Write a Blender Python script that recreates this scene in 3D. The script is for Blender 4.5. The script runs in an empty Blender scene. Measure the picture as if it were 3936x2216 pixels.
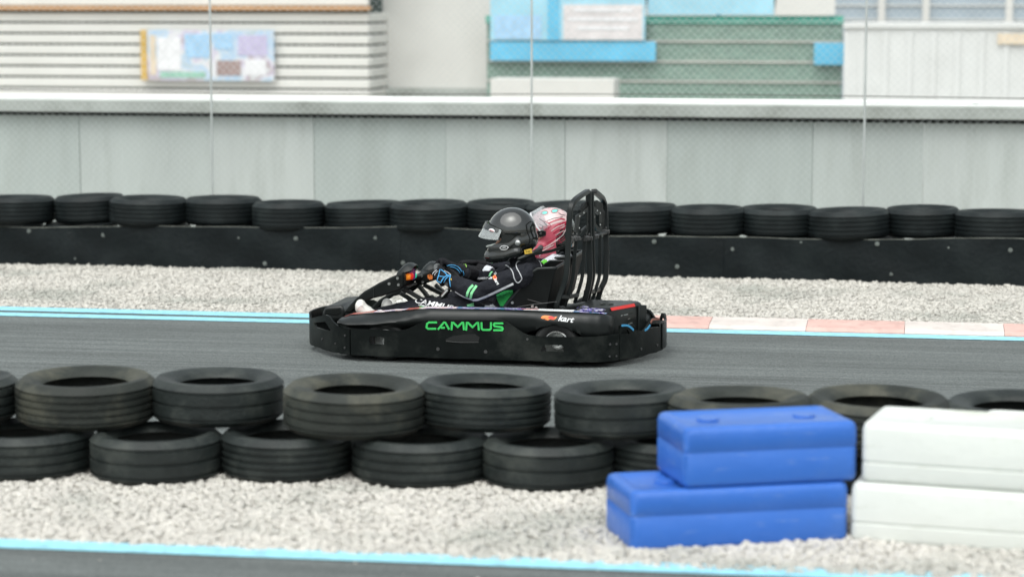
import bpy, bmesh, math, random
import numpy as np
from mathutils import Vector, Matrix, noise
from mathutils.bvhtree import BVHTree
from mathutils.geometry import delaunay_2d_cdt
random.seed(7)
R = math.radians
S = bpy.context.scene
COL = S.collection
# ------------------------------------------------------------------ camera
F_PX = 9000.0; CAM_H = 2.1; PITCH = math.atan(1108/F_PX)
cd = bpy.data.cameras.new("camera"); cam = bpy.data.objects.new("camera", cd); COL.objects.link(cam)
cd.sensor_width = 36; cd.lens = 36*F_PX/3936; cd.clip_start = .1; cd.clip_end = 3000
cam.location = (0, 0, CAM_H); cam.rotation_euler = (R(90)-PITCH, 0, 0)
cd.dof.use_dof = True; cd.dof.focus_distance = 13.45; cd.dof.aperture_fstop = 1.5
S.camera = cam
# ------------------------------------------------------------------ sky, sun, exposure
SUN_EL, SUN_AZ = R(60), R(200)      # azimuth clockwise from +Y: behind the camera, high, veiled by cloud
w = bpy.data.worlds.new("World"); S.world = w; w.use_nodes = True
nt = w.node_tree; nt.nodes.clear()
sky = nt.nodes.new('ShaderNodeTexSky'); sky.sky_type = 'NISHITA'; sky.sun_disc = False
sky.sun_elevation = SUN_EL; sky.sun_rotation = SUN_AZ; sky.air_density = 1.2; sky.dust_density = 3.5; sky.ozone_density = 1.0
hs = nt.nodes.new('ShaderNodeHueSaturation'); hs.inputs['Saturation'].default_value = .22
bg = nt.nodes.new('ShaderNodeBackground'); bg.inputs['Strength'].default_value = .15
wo = nt.nodes.new('ShaderNodeOutputWorld')
tn = nt.nodes.new('ShaderNodeMix'); tn.data_type = 'RGBA'; tn.blend_type = 'MULTIPLY'; tn.inputs[0].default_value = 1; tn.inputs[7].default_value = (.955, 1, .98, 1)
nt.links.new(sky.outputs[0], hs.inputs['Color']); nt.links.new(hs.outputs[0], tn.inputs[6]); nt.links.new(tn.outputs[2], bg.inputs['Color']); nt.links.new(bg.outputs[0], wo.inputs[0])
sl = bpy.data.lights.new("sun", 'SUN'); sl.energy = 1.5; sl.angle = R(80); sl.color = (1, .985, .955)
so = bpy.data.objects.new("sun", sl); COL.objects.link(so)
sd = Vector((math.sin(SUN_AZ)*math.cos(SUN_EL), math.cos(SUN_AZ)*math.cos(SUN_EL), math.sin(SUN_EL)))
so.rotation_euler = sd.to_track_quat('Z', 'Y').to_euler(); so.location = (0, 0, 30)
S.view_settings.view_transform = 'Standard'; S.view_settings.look = 'None'
S.view_settings.exposure = 0.36; S.view_settings.gamma = 1
try: S.view_settings.use_curve_mapping = False
except Exception: pass
S.render.engine = 'CYCLES'; S.cycles.max_bounces = 8; S.cycles.transparent_max_bounces = 24

# ------------------------------------------------------------------ frames and pixel geometry
def ray(x, y):
    a = (x-1968)/F_PX; b = -(y-1108)/F_PX; c, s = math.cos(PITCH), math.sin(PITCH)
    return Vector((a, c+b*s, -s+b*c))
CAMP = Vector((0, 0, CAM_H))
def ground(x, y, z=0):
    d = ray(x, y); return CAMP + d*((z-CAM_H)/d.z)
KB = R(11.5); TB = R(10)
KM = Matrix.Translation(ground(1880, 1407)) @ Matrix.Rotation(-KB, 4, 'Z')    # kart frame: x to the rear, y away from camera, z up
TM = Matrix.Rotation(-TB, 4, 'Z')                                              # track frame, origin under the camera
KI = KM.inverted(); TI = TM.inverted(); KIR = KI.to_3x3(); TIR = TI.to_3x3()
KC = KI @ CAMP; TC = TI @ CAMP
def P(X, Y, ky):                     # point of the close view of the kart, on the kart's plane y = ky
    d = KIR @ ray(1150+X/1.7766, 680+Y/1.7766)
    return KC + d*((ky-KC.y)/d.y)
def Q2(X, Y): return (1066+X*.588, 71+Y*.588)
def Pq(X, Y, ky): return P(*Q2(X, Y), ky)
def T(x, y, ty):
    d = TIR @ ray(x, y); return TC + d*((ty-TC.y)/d.y)

# ------------------------------------------------------------------ materials
MATS = {}
def mat(name, col, rough=.5, metal=0., var=.12, vscale=4., bump=0., bscale=60., coat=0., spec=.5, stretch=(1, 1, 1), island=0., dirt=None, dscale=3., trans=0., ior=1.45, emit=None):
    m = bpy.data.materials.new(name); m.use_nodes = True; n = m.node_tree; N = n.nodes; L = n.links
    b = N['Principled BSDF']; tc = N.new('ShaderNodeTexCoord'); mp = N.new('ShaderNodeMapping'); mp.inputs['Scale'].default_value = stretch
    L.new(tc.outputs['Object'], mp.inputs[0])
    c1 = tuple(c*(1-var) for c in col)+(1,); c2 = tuple(min(1, c*(1+var)) for c in col)+(1,)
    no = N.new('ShaderNodeTexNoise'); no.inputs['Scale'].default_value = vscale; no.inputs['Detail'].default_value = 6
    L.new(mp.outputs[0], no.inputs[0])
    cr = N.new('ShaderNodeValToRGB'); cr.color_ramp.elements[0].position = .32; cr.color_ramp.elements[1].position = .68
    cr.color_ramp.elements[0].color = c1; cr.color_ramp.elements[1].color = c2
    L.new(no.outputs[0], cr.inputs[0]); last = cr.outputs[0]
    if island:
        g = N.new('ShaderNodeNewGeometry'); r2 = N.new('ShaderNodeValToRGB')
        r2.color_ramp.elements[0].color = (1-island,)*3+(1,); r2.color_ramp.elements[1].color = (1+island*.25,)*3+(1,)
        L.new(g.outputs['Random Per Island'], r2.inputs[0])
        mx = N.new('ShaderNodeMix'); mx.data_type = 'RGBA'; mx.blend_type = 'MULTIPLY'; mx.inputs[0].default_value = 1
        L.new(last, mx.inputs[6]); L.new(r2.outputs[0], mx.inputs[7]); last = mx.outputs[2]
    if dirt:
        d2 = N.new('ShaderNodeTexNoise'); d2.inputs['Scale'].default_value = dscale; d2.inputs['Detail'].default_value = 8; d2.inputs['Roughness'].default_value = .65
        L.new(mp.outputs[0], d2.inputs[0])
        r3 = N.new('ShaderNodeValToRGB'); r3.color_ramp.elements[0].position = .5; r3.color_ramp.elements[1].position = .72
        r3.color_ramp.elements[0].color = (0, 0, 0, 1); r3.color_ramp.elements[1].color = (dirt[3],)*3+(1,)
        L.new(d2.outputs[0], r3.inputs[0])
        mx = N.new('ShaderNodeMix'); mx.data_type = 'RGBA'; L.new(r3.outputs[0], mx.inputs[0]); L.new(last, mx.inputs[6]); mx.inputs[7].default_value = tuple(dirt[:3])+(1,); last = mx.outputs[2]
    L.new(last, b.inputs['Base Color'])
    b.inputs['Roughness'].default_value = rough; b.inputs['Metallic'].default_value = metal
    b.inputs['Specular IOR Level'].default_value = spec; b.inputs['Coat Weight'].default_value = coat; b.inputs['Coat Roughness'].default_value = .04
    b.inputs['Transmission Weight'].default_value = trans; b.inputs['IOR'].default_value = ior
    if emit: b.inputs['Emission Color'].default_value = tuple(emit[:3])+(1,); b.inputs['Emission Strength'].default_value = emit[3]
    if rough > .1 and not trans:
        rn = N.new('ShaderNodeMapRange'); rn.inputs[3].default_value = max(.04, rough-.1); rn.inputs[4].default_value = min(1, rough+.12)
        n2 = N.new('ShaderNodeTexNoise'); n2.inputs['Scale'].default_value = vscale*4; n2.inputs['Detail'].default_value = 5
        L.new(mp.outputs[0], n2.inputs[0]); L.new(n2.outputs[0], rn.inputs[0]); L.new(rn.outputs[0], b.inputs['Roughness'])
    if bump:
        n3 = N.new('ShaderNodeTexNoise'); n3.inputs['Scale'].default_value = bscale; n3.inputs['Detail'].default_value = 5
        L.new(mp.outputs[0], n3.inputs[0]); bp = N.new('ShaderNodeBump'); bp.inputs['Strength'].default_value = min(1, bump); bp.inputs['Distance'].default_value = .6/bscale
        L.new(n3.outputs[0], bp.inputs['Height']); L.new(bp.outputs[0], b.inputs['Normal'])
    MATS[name] = m; return m

BLK = mat('black_plastic', (.006, .0078, .0075), .42, var=.3, bump=.25, bscale=260, dirt=(.02, .022, .02, .3), dscale=7, spec=.2)
SEATM = mat('seat_plastic', (.006, .007, .007), .6, var=.3, bump=.2, bscale=200, spec=.12)
SKT = mat('bumper_plastic', (.004, .0058, .0055), .36, var=.4, bump=.06, bscale=60, dirt=(.045, .048, .043, .55), dscale=4, spec=.22)
PODM = mat('pod_plastic', (.009, .011, .0107), .34, var=.15, bump=.12, bscale=300)
FRM = mat('frame_powder_coat', (.007, .010, .010), .38, var=.2, bump=.1, bscale=200)
STEEL = mat('bare_steel', (.55, .56, .55), .28, 1, var=.15)
DSTEEL = mat('dark_steel', (.12, .12, .12), .35, .8, var=.2)
RUB = mat('kart_tyre_rubber', (.02, .021, .021), .62, var=.25, bump=.2, bscale=80)
CLOTH = mat('black_suit_cloth', (.013, .014, .019), .85, spec=.25, var=.3, vscale=9, bump=.9, bscale=22)
CLOTHB = mat('white_suit_cloth', (.62, .64, .68), .85, var=.1, vscale=9, bump=.9, bscale=22)
GRN = mat('green_cloth', (.035, .42, .09), .8, var=.2, bump=.8, bscale=30)
LGRN = mat('light_green_cloth', (.22, .62, .30), .75, var=.12, bump=.5, bscale=40)
PIPE = mat('grey_piping', (.52, .53, .55), .55, var=.15, bump=.4, bscale=90)
WHT = mat('white_print', (.78, .79, .80), .5, var=.05)
BLU = mat('blue_print', (.08, .38, .72), .45, var=.12)
YEL = mat('yellow_tag', (.55, .36, .04), .6, var=.3, vscale=60)
REDP = mat('red_print', (.65, .03, .025), .4, var=.1)
ORG = mat('orange_print', (.8, .22, .05), .4, var=.25, vscale=40)
LETG = mat('green_letters', (.05, .55, .12), .35, var=.15)
PURP = mat('purple_print', (.07, .045, .25), .3, var=.5, vscale=30)
SHOE = mat('white_shoe_leather', (.75, .74, .70), .45, var=.08, bump=.3, bscale=60)
SKIN = mat('skin', (.55, .30, .21), .5, var=.12, vscale=20)
HBLK = mat('black_helmet_lacquer', (.012, .0135, .013), .08, var=.2, coat=1, spec=.6)
HPNK = mat('pink_helmet_lacquer', (.52, .10, .14), .2, var=.25, vscale=14, coat=.6)
HPAL = mat('pale_helmet_lacquer', (.64, .47, .47), .25, var=.12, vscale=30, coat=.6)
HRED = mat('dark_red_helmet_print', (.35, .02, .05), .22, var=.2, coat=.6)
DRKP = mat('dark_helmet_print', (.05, .03, .04), .3, coat=.4)
TEAL = mat('teal_helmet_print', (.18, .62, .55), .25, var=.15, coat=.5)
VIS = mat('visor_white_reflection', (.80, .84, .84), .12, trans=.76, ior=1.2, var=0)  # white body colour stands in for the pale reflection on the clear visor
GLV = mat('black_glove', (.008, .008, .010), .7, spec=.25, var=.3, bump=.6, bscale=50)
LIGHTR = mat('red_lamp_lens', (.75, .03, .02), .15, emit=(1, .05, .03, .25))
LIGHTO = mat('orange_lamp_lens', (.85, .25, .02), .15, emit=(1, .3, .03, .25))
LIGHTG = mat('green_lamp_lens', (.03, .6, .35), .15, emit=(.05, 1, .6, .25))
MAG = mat('magenta_badge', (.45, .03, .20), .25, var=.4, vscale=60)

# ------------------------------------------------------------------ scene objects
def tag(o, label=None, cat=None, group=None, kind=None):
    if label: o['label'] = label
    if cat: o['category'] = cat
    if group: o['group'] = group
    if kind: o['kind'] = kind
    return o
ORG_OF = {}
def thing(name, label, cat, frame, org, group=None, rz=0):
    o = bpy.data.objects.new(name, None); COL.objects.link(o); o.empty_display_size = .1
    m = frame @ Matrix.Translation(Vector(org)) @ Matrix.Rotation(rz, 4, 'Z')
    o.matrix_world = m; o.location = m.to_translation(); o.rotation_euler = m.to_euler()
    ORG_OF[o.name] = (Matrix.Translation(Vector(org)) @ Matrix.Rotation(rz, 4, 'Z')).inverted()
    return tag(o, label, cat, group)
def obj(name, vf, m, parent=None, smooth=35, bevel=0, solid=0, frame=None, seg=2, soff=0):
    v, f = vf[0], vf[1]
    if parent is not None:
        top = parent
        while top.parent: top = top.parent
        A = ORG_OF[top.name]; v = [A @ Vector(p) for p in v]
    elif frame is not None: v = [frame @ Vector(p) for p in v]
    me = bpy.data.meshes.new(name); me.from_pydata([tuple(p) for p in v], [], [tuple(q) for q in f]); me.update()
    ms = m if isinstance(m, (list, tuple)) else [m]
    for q in ms: me.materials.append(q)
    if len(vf) > 2 and vf[2] is not None: me.polygons.foreach_set('material_index', vf[2])
    if smooth: me.shade_smooth(); me.set_sharp_from_angle(angle=R(smooth))
    o = bpy.data.objects.new(name, me); COL.objects.link(o)
    if parent is not None: o.parent = parent
    if solid:
        q = o.modifiers.new('solidify', 'SOLIDIFY'); q.thickness = solid; q.offset = soff
        q = o.modifiers.new('split', 'EDGE_SPLIT'); q.split_angle = R(50)
    if bevel:
        q = o.modifiers.new('bevel', 'BEVEL'); q.width = bevel; q.segments = seg; q.limit_method = 'ANGLE'; q.angle_limit = R(35); q.harden_normals = False
    return o
def merge(*parts):
    V = []; Fc = []
    for v, f in [(p[0], p[1]) for p in parts]:
        n = len(V); V += [Vector(q) for q in v]; Fc += [tuple(i+n for i in q) for q in f]
    return V, Fc
def box(c, s, rot=None):
    c = Vector(c); v = [Vector((x*s[0]/2, y*s[1]/2, z*s[2]/2)) for x in (-1, 1) for y in (-1, 1) for z in (-1, 1)]
    if rot is not None: v = [rot @ p for p in v]
    v = [p+c for p in v]
    return v, [(0, 1, 3, 2), (4, 6, 7, 5), (0, 4, 5, 1), (2, 3, 7, 6), (0, 2, 6, 4), (1, 5, 7, 3)]
def basis(d):
    d = Vector(d).normalized(); u = d.cross(Vector((0, 0, 1)))
    if u.length < 1e-3: u = d.cross(Vector((0, 1, 0)))
    u.normalize(); return d, u, u.cross(d)
def tube(pts, r, n=10, closed=False, flat=None):
    pts = [Vector(p) for p in pts]; V = []; Fc = []; k = len(pts)
    rr = r if isinstance(r, (list, tuple)) else [r]*k
    U = None
    for i, p in enumerate(pts):
        a = pts[i-1] if (i or closed) else p; b = pts[(i+1) % k] if (i < k-1 or closed) else p
        d = (b-a).normalized()
        if U is None: _, U, W = basis(d)
        U = (U-d*U.dot(d)).normalized(); W = U.cross(d)
        for j in range(n):
            t = 2*math.pi*j/n
            V.append(p+(U*math.cos(t)+W*math.sin(t))*rr[i])
    for i in range(k if closed else k-1):
        for j in range(n):
            a = i*n+j; b = i*n+(j+1) % n; c = ((i+1) % k)*n+(j+1) % n; e = ((i+1) % k)*n+j
            Fc.append((a, b, c, e))
    if not closed: Fc.append(tuple(range(n))[::-1]); Fc.append(tuple(range((k-1)*n, k*n)))
    return V, Fc
def bar(pts, wx, wy, up=(0, 0, 1)):             # rectangular section along a path, wx across, wy along up
    pts = [Vector(p) for p in pts]; V = []; Fc = []; k = len(pts); up = Vector(up)
    for i, p in enumerate(pts):
        d = (pts[min(i+1, k-1)]-pts[max(i-1, 0)]).normalized()
        s = d.cross(up).normalized(); u = s.cross(d).normalized()
        for a, b in ((-1, -1), (1, -1), (1, 1), (-1, 1)): V.append(p+s*a*wx/2+u*b*wy/2)
    for i in range(k-1):
        for j in range(4): Fc.append((i*4+j, i*4+(j+1) % 4, (i+1)*4+(j+1) % 4, (i+1)*4+j))
    Fc.append((3, 2, 1, 0)); Fc.append(tuple((k-1)*4+j for j in range(4)))
    return V, Fc
def prism(poly, axis_vec):                       # polygon of 3D points extruded along a vector
    n = len(poly); a = Vector(axis_vec); V = [Vector(p) for p in poly]+[Vector(p)+a for p in poly]
    Fc = [tuple(range(n))[::-1], tuple(range(n, 2*n))]+[(i, (i+1) % n, (i+1) % n+n, i+n) for i in range(n)]
    return V, Fc
def lathe(prof, c, axis, n=32, closed=True):     # prof: (radius, along axis)
    d, u, w_ = basis(axis); c = Vector(c); V = []; k = len(prof); Fc = []
    for j in range(n):
        t = 2*math.pi*j/n; e = u*math.cos(t)+w_*math.sin(t)
        for r, h in prof: V.append(c+e*r+d*h)
    for j in range(n):
        for i in range(k if closed else k-1):
            a = j*k+i; b = j*k+(i+1) % k; q = ((j+1) % n)*k
            Fc.append((a, b, q+(i+1) % k, q+i))
    return V, Fc
def cyl(c, axis, r, h, n=16): 
    d, u, w_ = basis(axis); c = Vector(c)
    return tube([c, c+d*h], r, n)
def ellipsoid(c, s, rot=None, nu=24, nv=14):
    V = []; Fc = []; c = Vector(c)
    for i in range(1, nv):
        t = math.pi*i/nv
        for j in range(nu):
            p = 2*math.pi*j/nu; V.append(Vector((s[0]*math.sin(t)*math.cos(p), s[1]*math.sin(t)*math.sin(p), s[2]*math.cos(t))))
    V += [Vector((0, 0, s[2])), Vector((0, 0, -s[2]))]; a, b = len(V)-2, len(V)-1
    for i in range(nv-2):
        for j in range(nu): Fc.append((i*nu+j, (i+1)*nu+j, (i+1)*nu+(j+1) % nu, i*nu+(j+1) % nu))
    for j in range(nu): Fc.append((a, j, (j+1) % nu)); Fc.append((b, (nv-2)*nu+(j+1) % nu, (nv-2)*nu+j))
    if rot is not None: V = [rot @ p for p in V]
    return [p+c for p in V], Fc
def capsule(p0, r0, p1, r1, n=16):
    p0 = Vector(p0); p1 = Vector(p1); d, u, w_ = basis(p1-p0 if (p1-p0).length > 1e-6 else (0, 0, 1)); pts = []; rr = []
    for i in range(1, 6): t = math.pi/2*i/6; pts.append(p0-d*r0*math.cos(t)); rr.append(r0*math.sin(t))
    pts.append(p0); rr.append(r0); pts.append(p1); rr.append(r1)
    for i in range(1, 6): t = math.pi/2*i/6; pts.append(p1+d*r1*math.sin(t)); rr.append(r1*math.cos(t))
    V = []; Fc = []
    for p, r in zip(pts, rr):
        for j in range(n):
            t = 2*math.pi*j/n; V.append(p+(u*math.cos(t)+w_*math.sin(t))*r)
    k = len(pts)
    for i in range(k-1):
        for j in range(n): Fc.append((i*n+j, i*n+(j+1) % n, (i+1)*n+(j+1) % n, (i+1)*n+j))
    Fc.append(tuple(range(n))[::-1]); Fc.append(tuple(range((k-1)*n, k*n)))
    return V, Fc
def chain(pts, rr):
    return merge(*[capsule(pts[i], rr[i], pts[i+1], rr[i+1]) for i in range(len(pts)-1)])
def evaluated(vf, mods):
    me = bpy.data.meshes.new('tmp'); me.from_pydata([tuple(p) for p in vf[0]], [], [tuple(q) for q in vf[1]]); me.update()
    bm = bmesh.new(); bm.from_mesh(me); bmesh.ops.recalc_face_normals(bm, faces=bm.faces); bm.to_mesh(me); bm.free()
    o = bpy.data.objects.new('tmp', me); COL.objects.link(o); extra = []
    for kind, kw in mods:
        q = o.modifiers.new('m', kind)
        for k, v in kw.items():
            if k == 'cut':
                m2 = bpy.data.meshes.new('tmpc'); m2.from_pydata([tuple(p) for p in v[0]], [], [tuple(z) for z in v[1]]); m2.update()
                b2 = bmesh.new(); b2.from_mesh(m2); bmesh.ops.recalc_face_normals(b2, faces=b2.faces); b2.to_mesh(m2); b2.free()
                o2 = bpy.data.objects.new('tmpc', m2); COL.objects.link(o2); extra.append(o2); q.object = o2
            else: setattr(q, k, v)
    dg = bpy.context.evaluated_depsgraph_get(); dg.update(); e = o.evaluated_get(dg); m3 = e.to_mesh()
    V = [v.co.copy() for v in m3.vertices]; Fc = [tuple(p.vertices) for p in m3.polygons]; e.to_mesh_clear()
    for x in extra+[o]:
        d_ = x.data; bpy.data.objects.remove(x); bpy.data.meshes.remove(d_)
    return V, Fc
def blend(vf, voxel=.008, smooth=6, fac=.5):
    return evaluated(vf, [('REMESH', dict(mode='VOXEL', voxel_size=voxel)), ('SMOOTH', dict(factor=fac, iterations=smooth))])
def mir(vf): return [Vector((p[0], 1.3-p[1], p[2])) for p in vf[0]], [tuple(q)[::-1] for q in vf[1]]
def inpoly(x, y, poly):
    c = False; n = len(poly)
    for i in range(n):
        a, b = poly[i], poly[i-1]
        if (a[1] > y) != (b[1] > y) and x < (b[0]-a[0])*(y-a[1])/(b[1]-a[1])+a[0]: c = not c
    return c
def edged(x, y, lp):
    m = 1e9; p = Vector((x, y))
    for i in range(len(lp)):
        a, b = Vector(lp[i-1]), Vector(lp[i]); d = b-a; t = max(0, min(1, (p-a).dot(d)/max(1e-12, d.dot(d)))); m = min(m, (p-a-d*t).length)
    return m
def tess(outer, holes=(), step=.03):             # fine triangulation of a flat polygon with holes
    loops = [outer]+list(holes); V = []; E = []
    for lp in loops:
        pts = []
        for i in range(len(lp)):
            a = Vector(lp[i]); b = Vector(lp[(i+1) % len(lp)]); k = max(1, int((b-a).length/step+.5))
            pts += [a+(b-a)*j/k for j in range(k)]
        n = len(V); V += pts; E += [(n+i, n+(i+1) % len(pts)) for i in range(len(pts))]
    x0 = min(p[0] for p in outer); x1 = max(p[0] for p in outer); y0 = min(p[1] for p in outer); y1 = max(p[1] for p in outer)
    i = x0+step*.5
    while i < x1:
        j = y0+step*.5
        while j < y1:
            if inpoly(i, j, outer) and not any(inpoly(i, j, h) for h in holes) and all(edged(i, j, lp) > step*.4 for lp in loops): V.append(Vector((i, j)))
            j += step
        i += step
    r = delaunay_2d_cdt(V, E, [], 0, 1e-5)
    vo, fo = r[0], r[2]; Fc = []
    for q in fo:
        c = sum((vo[k] for k in q), Vector((0, 0)))/len(q)
        if inpoly(c.x, c.y, outer) and not any(inpoly(c.x, c.y, h) for h in holes): Fc.append(tuple(q))
    return vo, Fc
def catmull(pts, k=6, closed=False):
    pts = [Vector(p) for p in pts]; out = []; n = len(pts); rng = range(n if closed else n-1)
    for i in rng:
        p0 = pts[i-1] if (i or closed) else pts[0]; p1 = pts[i]; p2 = pts[(i+1) % n]; p3 = pts[(i+2) % n] if (i+2 < n or closed) else pts[-1]
        for j in range(k):
            t = j/k; out.append(.5*((2*p1)+(p2-p0)*t+(2*p0-5*p1+4*p2-p3)*t*t+(3*p1-p0-3*p2+p3)*t**3))
    if not closed: out.append(pts[-1])
    return out
# decals: real thin pieces of print or piping laid on a body's surface
def bvh(*vfs):
    v, f = merge(*vfs); return BVHTree.FromPolygons([tuple(p) for p in v], f)
def hit(tree, X, Y, off=.0015):
    d = (KIR @ ray(1150+X/1.7766, 680+Y/1.7766)).normalized(); h = tree.ray_cast(KC, d)
    if h[0] is None: return None
    n = h[1] if h[1].dot(d) < 0 else -h[1]
    return h[0]+n*off*.6-d*off*.4
def decal(tree, poly, step=5, off=.0015, hint=None):
    V2, F2 = tess([Vector(p) for p in poly], (), step); H = [hit(tree, p[0], p[1], off) for p in V2]
    return cleanup(H, F2)
def cleanup(H, F2, maxlen=.05):
    Fc = []; V = []; idx = {}
    for q in F2:
        ps = [H[k] for k in q]
        if any(p is None for p in ps): continue
        if max((ps[i]-ps[i-1]).length for i in range(len(ps))) > maxlen: continue
        t = []
        for k in q:
            if k not in idx: idx[k] = len(V); V.append(H[k])
            t.append(idx[k])
        Fc.append(tuple(t))
    return V, Fc
def ribbon2(pts, wd, sub=4):
    pts = [Vector((p[0], p[1])) for p in pts]; out = []
    dense = []
    for i in range(len(pts)-1):
        k = max(1, int((pts[i+1]-pts[i]).length/sub)); dense += [(pts[i]+(pts[i+1]-pts[i])*j/k) for j in range(k)]
    dense.append(pts[-1])
    for i, p in enumerate(dense):
        a = dense[max(0, i-1)]; b = dense[min(len(dense)-1, i+1)]
        d1 = (p-a).normalized() if i else (b-p).normalized(); d2 = (b-p).normalized() if i < len(dense)-1 else d1
        t = (d1+d2).normalized(); n = Vector((-t.y, t.x)); sc = 1/max(.5, n.dot(Vector((-d1.y, d1.x))))
        out.append((p+n*wd/2*sc, p, p-n*wd/2*sc))
    return out
def stroke(tree, pts, wd, off=.0015, maxlen=.04):
    rb = ribbon2(pts, wd); H = []; Fc = []
    for tr in rb: H += [hit(tree, q.x, q.y, off) for q in tr]
    for i in range(len(rb)-1):
        for j in (0, 1): Fc.append((i*3+j, i*3+j+1, (i+1)*3+j+1, (i+1)*3+j))
    return cleanup(H, Fc, maxlen)
def piping(tree, pts, r=.0035, smooth=True):
    c = catmull([(p[0], p[1], 0) for p in pts], 6) if smooth else [Vector((p[0], p[1], 0)) for p in pts]
    H = [hit(tree, q.x, q.y, .001) for q in c]; H = [h for h in H if h is not None]
    return tube(H, r, 8) if len(H) > 1 else ([], [])
def textmesh(s, size=1, shear=0, bold=0):
    cu = bpy.data.curves.new('t', 'FONT'); cu.body = s; cu.offset = bold; cu.size = size; cu.shear = shear; cu.align_x = 'CENTER'; cu.align_y = 'CENTER'; cu.resolution_u = 3
    o = bpy.data.objects.new('t', cu); COL.objects.link(o); dg = bpy.context.evaluated_depsgraph_get(); dg.update()
    me = o.evaluated_get(dg).to_mesh(); V = [v.co.copy() for v in me.vertices]; Fc = [tuple(p.vertices) for p in me.polygons]
    o.evaluated_get(dg).to_mesh_clear(); bpy.data.objects.remove(o); bpy.data.curves.remove(cu); return V, Fc
def textdecal(tree, s, cx, cy, size, ang=0, shear=0, off=.002, sx=1, bold=0):
    V, Fc = textmesh(s, 1, shear, bold); c, q = math.cos(R(ang)), math.sin(R(ang)); H = []
    for p in V:
        x, y = p.x*size*sx, -p.y*size; H.append(hit(tree, cx+x*c-y*q, cy+x*q+y*c, off))
    return cleanup(H, Fc, .2)
#MARK1
# ------------------------------------------------------------------ ground, track, lines
ASPH = mat('asphalt', (.125, .138, .135), .8, var=.12, vscale=2.2, stretch=(.25, 1.6, 1), dirt=(.065, .072, .07, .75), dscale=1.6, bump=.0)
def asphalt_extra(m):
    n = m.node_tree; N = n.nodes; L = n.links; b = N['Principled BSDF']; tc = N.new('ShaderNodeTexCoord')
    a = N.new('ShaderNodeTexVoronoi'); a.inputs['Scale'].default_value = 130; L.new(tc.outputs['Object'], a.inputs[0])
    bp = N.new('ShaderNodeBump'); bp.inputs['Strength'].default_value = .55; bp.inputs['Distance'].default_value = .004
    L.new(a.outputs[0], bp.inputs['Height']); L.new(bp.outputs[0], b.inputs['Normal'])
    src = b.inputs['Base Color'].links[0].from_socket
    r = N.new('ShaderNodeMapRange'); r.inputs[3].default_value = .72; r.inputs[4].default_value = 1.3; sp = N.new('ShaderNodeSeparateColor')
    L.new(a.outputs['Color'], sp.inputs[0]); L.new(sp.outputs[0], r.inputs[0])
    mx = N.new('ShaderNodeMix'); mx.data_type = 'RGBA'; mx.blend_type = 'MULTIPLY'; mx.inputs[0].default_value = 1
    L.new(src, mx.inputs[6]); L.new(r.outputs[0], mx.inputs[7])
    # long thin rubber streaks laid down by tyres along the driving line
    mp = N.new('ShaderNodeMapping'); mp.inputs['Scale'].default_value = (.10, 5.5, 1); L.new(tc.outputs['Object'], mp.inputs[0])
    s = N.new('ShaderNodeTexNoise'); s.inputs['Scale'].default_value = 2.4; s.inputs['Detail'].default_value = 7; s.inputs['Roughness'].default_value = .6; L.new(mp.outputs[0], s.inputs[0])
    r2 = N.new('ShaderNodeMapRange'); r2.inputs[1].default_value = .3; r2.inputs[2].default_value = .7; r2.inputs[3].default_value = .74; r2.inputs[4].default_value = 1.22; L.new(s.outputs[0], r2.inputs[0])
    m2 = N.new('ShaderNodeMix'); m2.data_type = 'RGBA'; m2.blend_type = 'MULTIPLY'; m2.inputs[0].default_value = 1
    L.new(mx.outputs[2], m2.inputs[6]); L.new(r2.outputs[0], m2.inputs[7]); L.new(m2.outputs[2], b.inputs['Base Color'])
asphalt_extra(ASPH)
GRAV = mat('gravel_bed', (.44, .42, .385), .9, var=.22, vscale=5, bump=1, bscale=45, dirt=(.14, .14, .12, .6), dscale=1.6)
STONE = mat('crushed_stone', (.575, .55, .505), .85, var=.08, vscale=3, island=.16, dirt=(.24, .26, .23, .75), dscale=1.1)
LINE = mat('light_blue_road_paint', (.32, .68, .80), .55, var=.08, vscale=20, dirt=(.16, .3, .34, .5), dscale=14, bump=.3, bscale=120)
KRED = mat('faded_red_kerb_paint', (.68, .44, .39), .6, var=.12, dirt=(.3, .2, .18, .5), dscale=9)
KWHT = mat('white_kerb_paint', (.68, .61, .57), .6, var=.08, dirt=(.35, .33, .3, .5), dscale=9)
def struct(name, vf, m, kind='structure', **k):
    o = obj(name, vf, m, **k); o.rotation_euler.z = -TB; o['kind'] = kind; return o
def skew(x0, x1, y0, y1, z, k=.022): return [Vector((x0, y0+k*(x0+3.4), z)), Vector((x1, y0+k*(x1+3.4), z)), Vector((x1, y1+k*(x1+3.4), z)), Vector((x0, y1+k*(x0+3.4), z))], [(0, 1, 2, 3)]
def sheet(x0, x1, y0, y1, z): return [Vector((x0, y0, z)), Vector((x1, y0, z)), Vector((x1, y1, z)), Vector((x0, y1, z))], [(0, 1, 2, 3)]
struct('ground', sheet(-600, 600, -400, 900, 0), GRAV, smooth=0)
struct('track', sheet(-120, 120, 10.32, 15.16, .004), ASPH, smooth=0)
struct('near_track', skew(-40, 40, 2.0, 8.37, .004), ASPH, smooth=0)
def slab(x0, x1, y0, y1, z0, z1): return box(((x0+x1)/2, (y0+y1)/2, (z0+z1)/2), (x1-x0, y1-y0, z1-z0))
struct('track_edge_line', sheet(-60, 60, 14.68, 14.845, .008), LINE, smooth=0)
struct('outer_edge_line', sheet(-60, -1.9, 14.935, 15.13, .008), LINE, smooth=0)
struct('near_track_edge_line', skew(-40, 40, 8.36, 8.505, .008), LINE, smooth=0)
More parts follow.
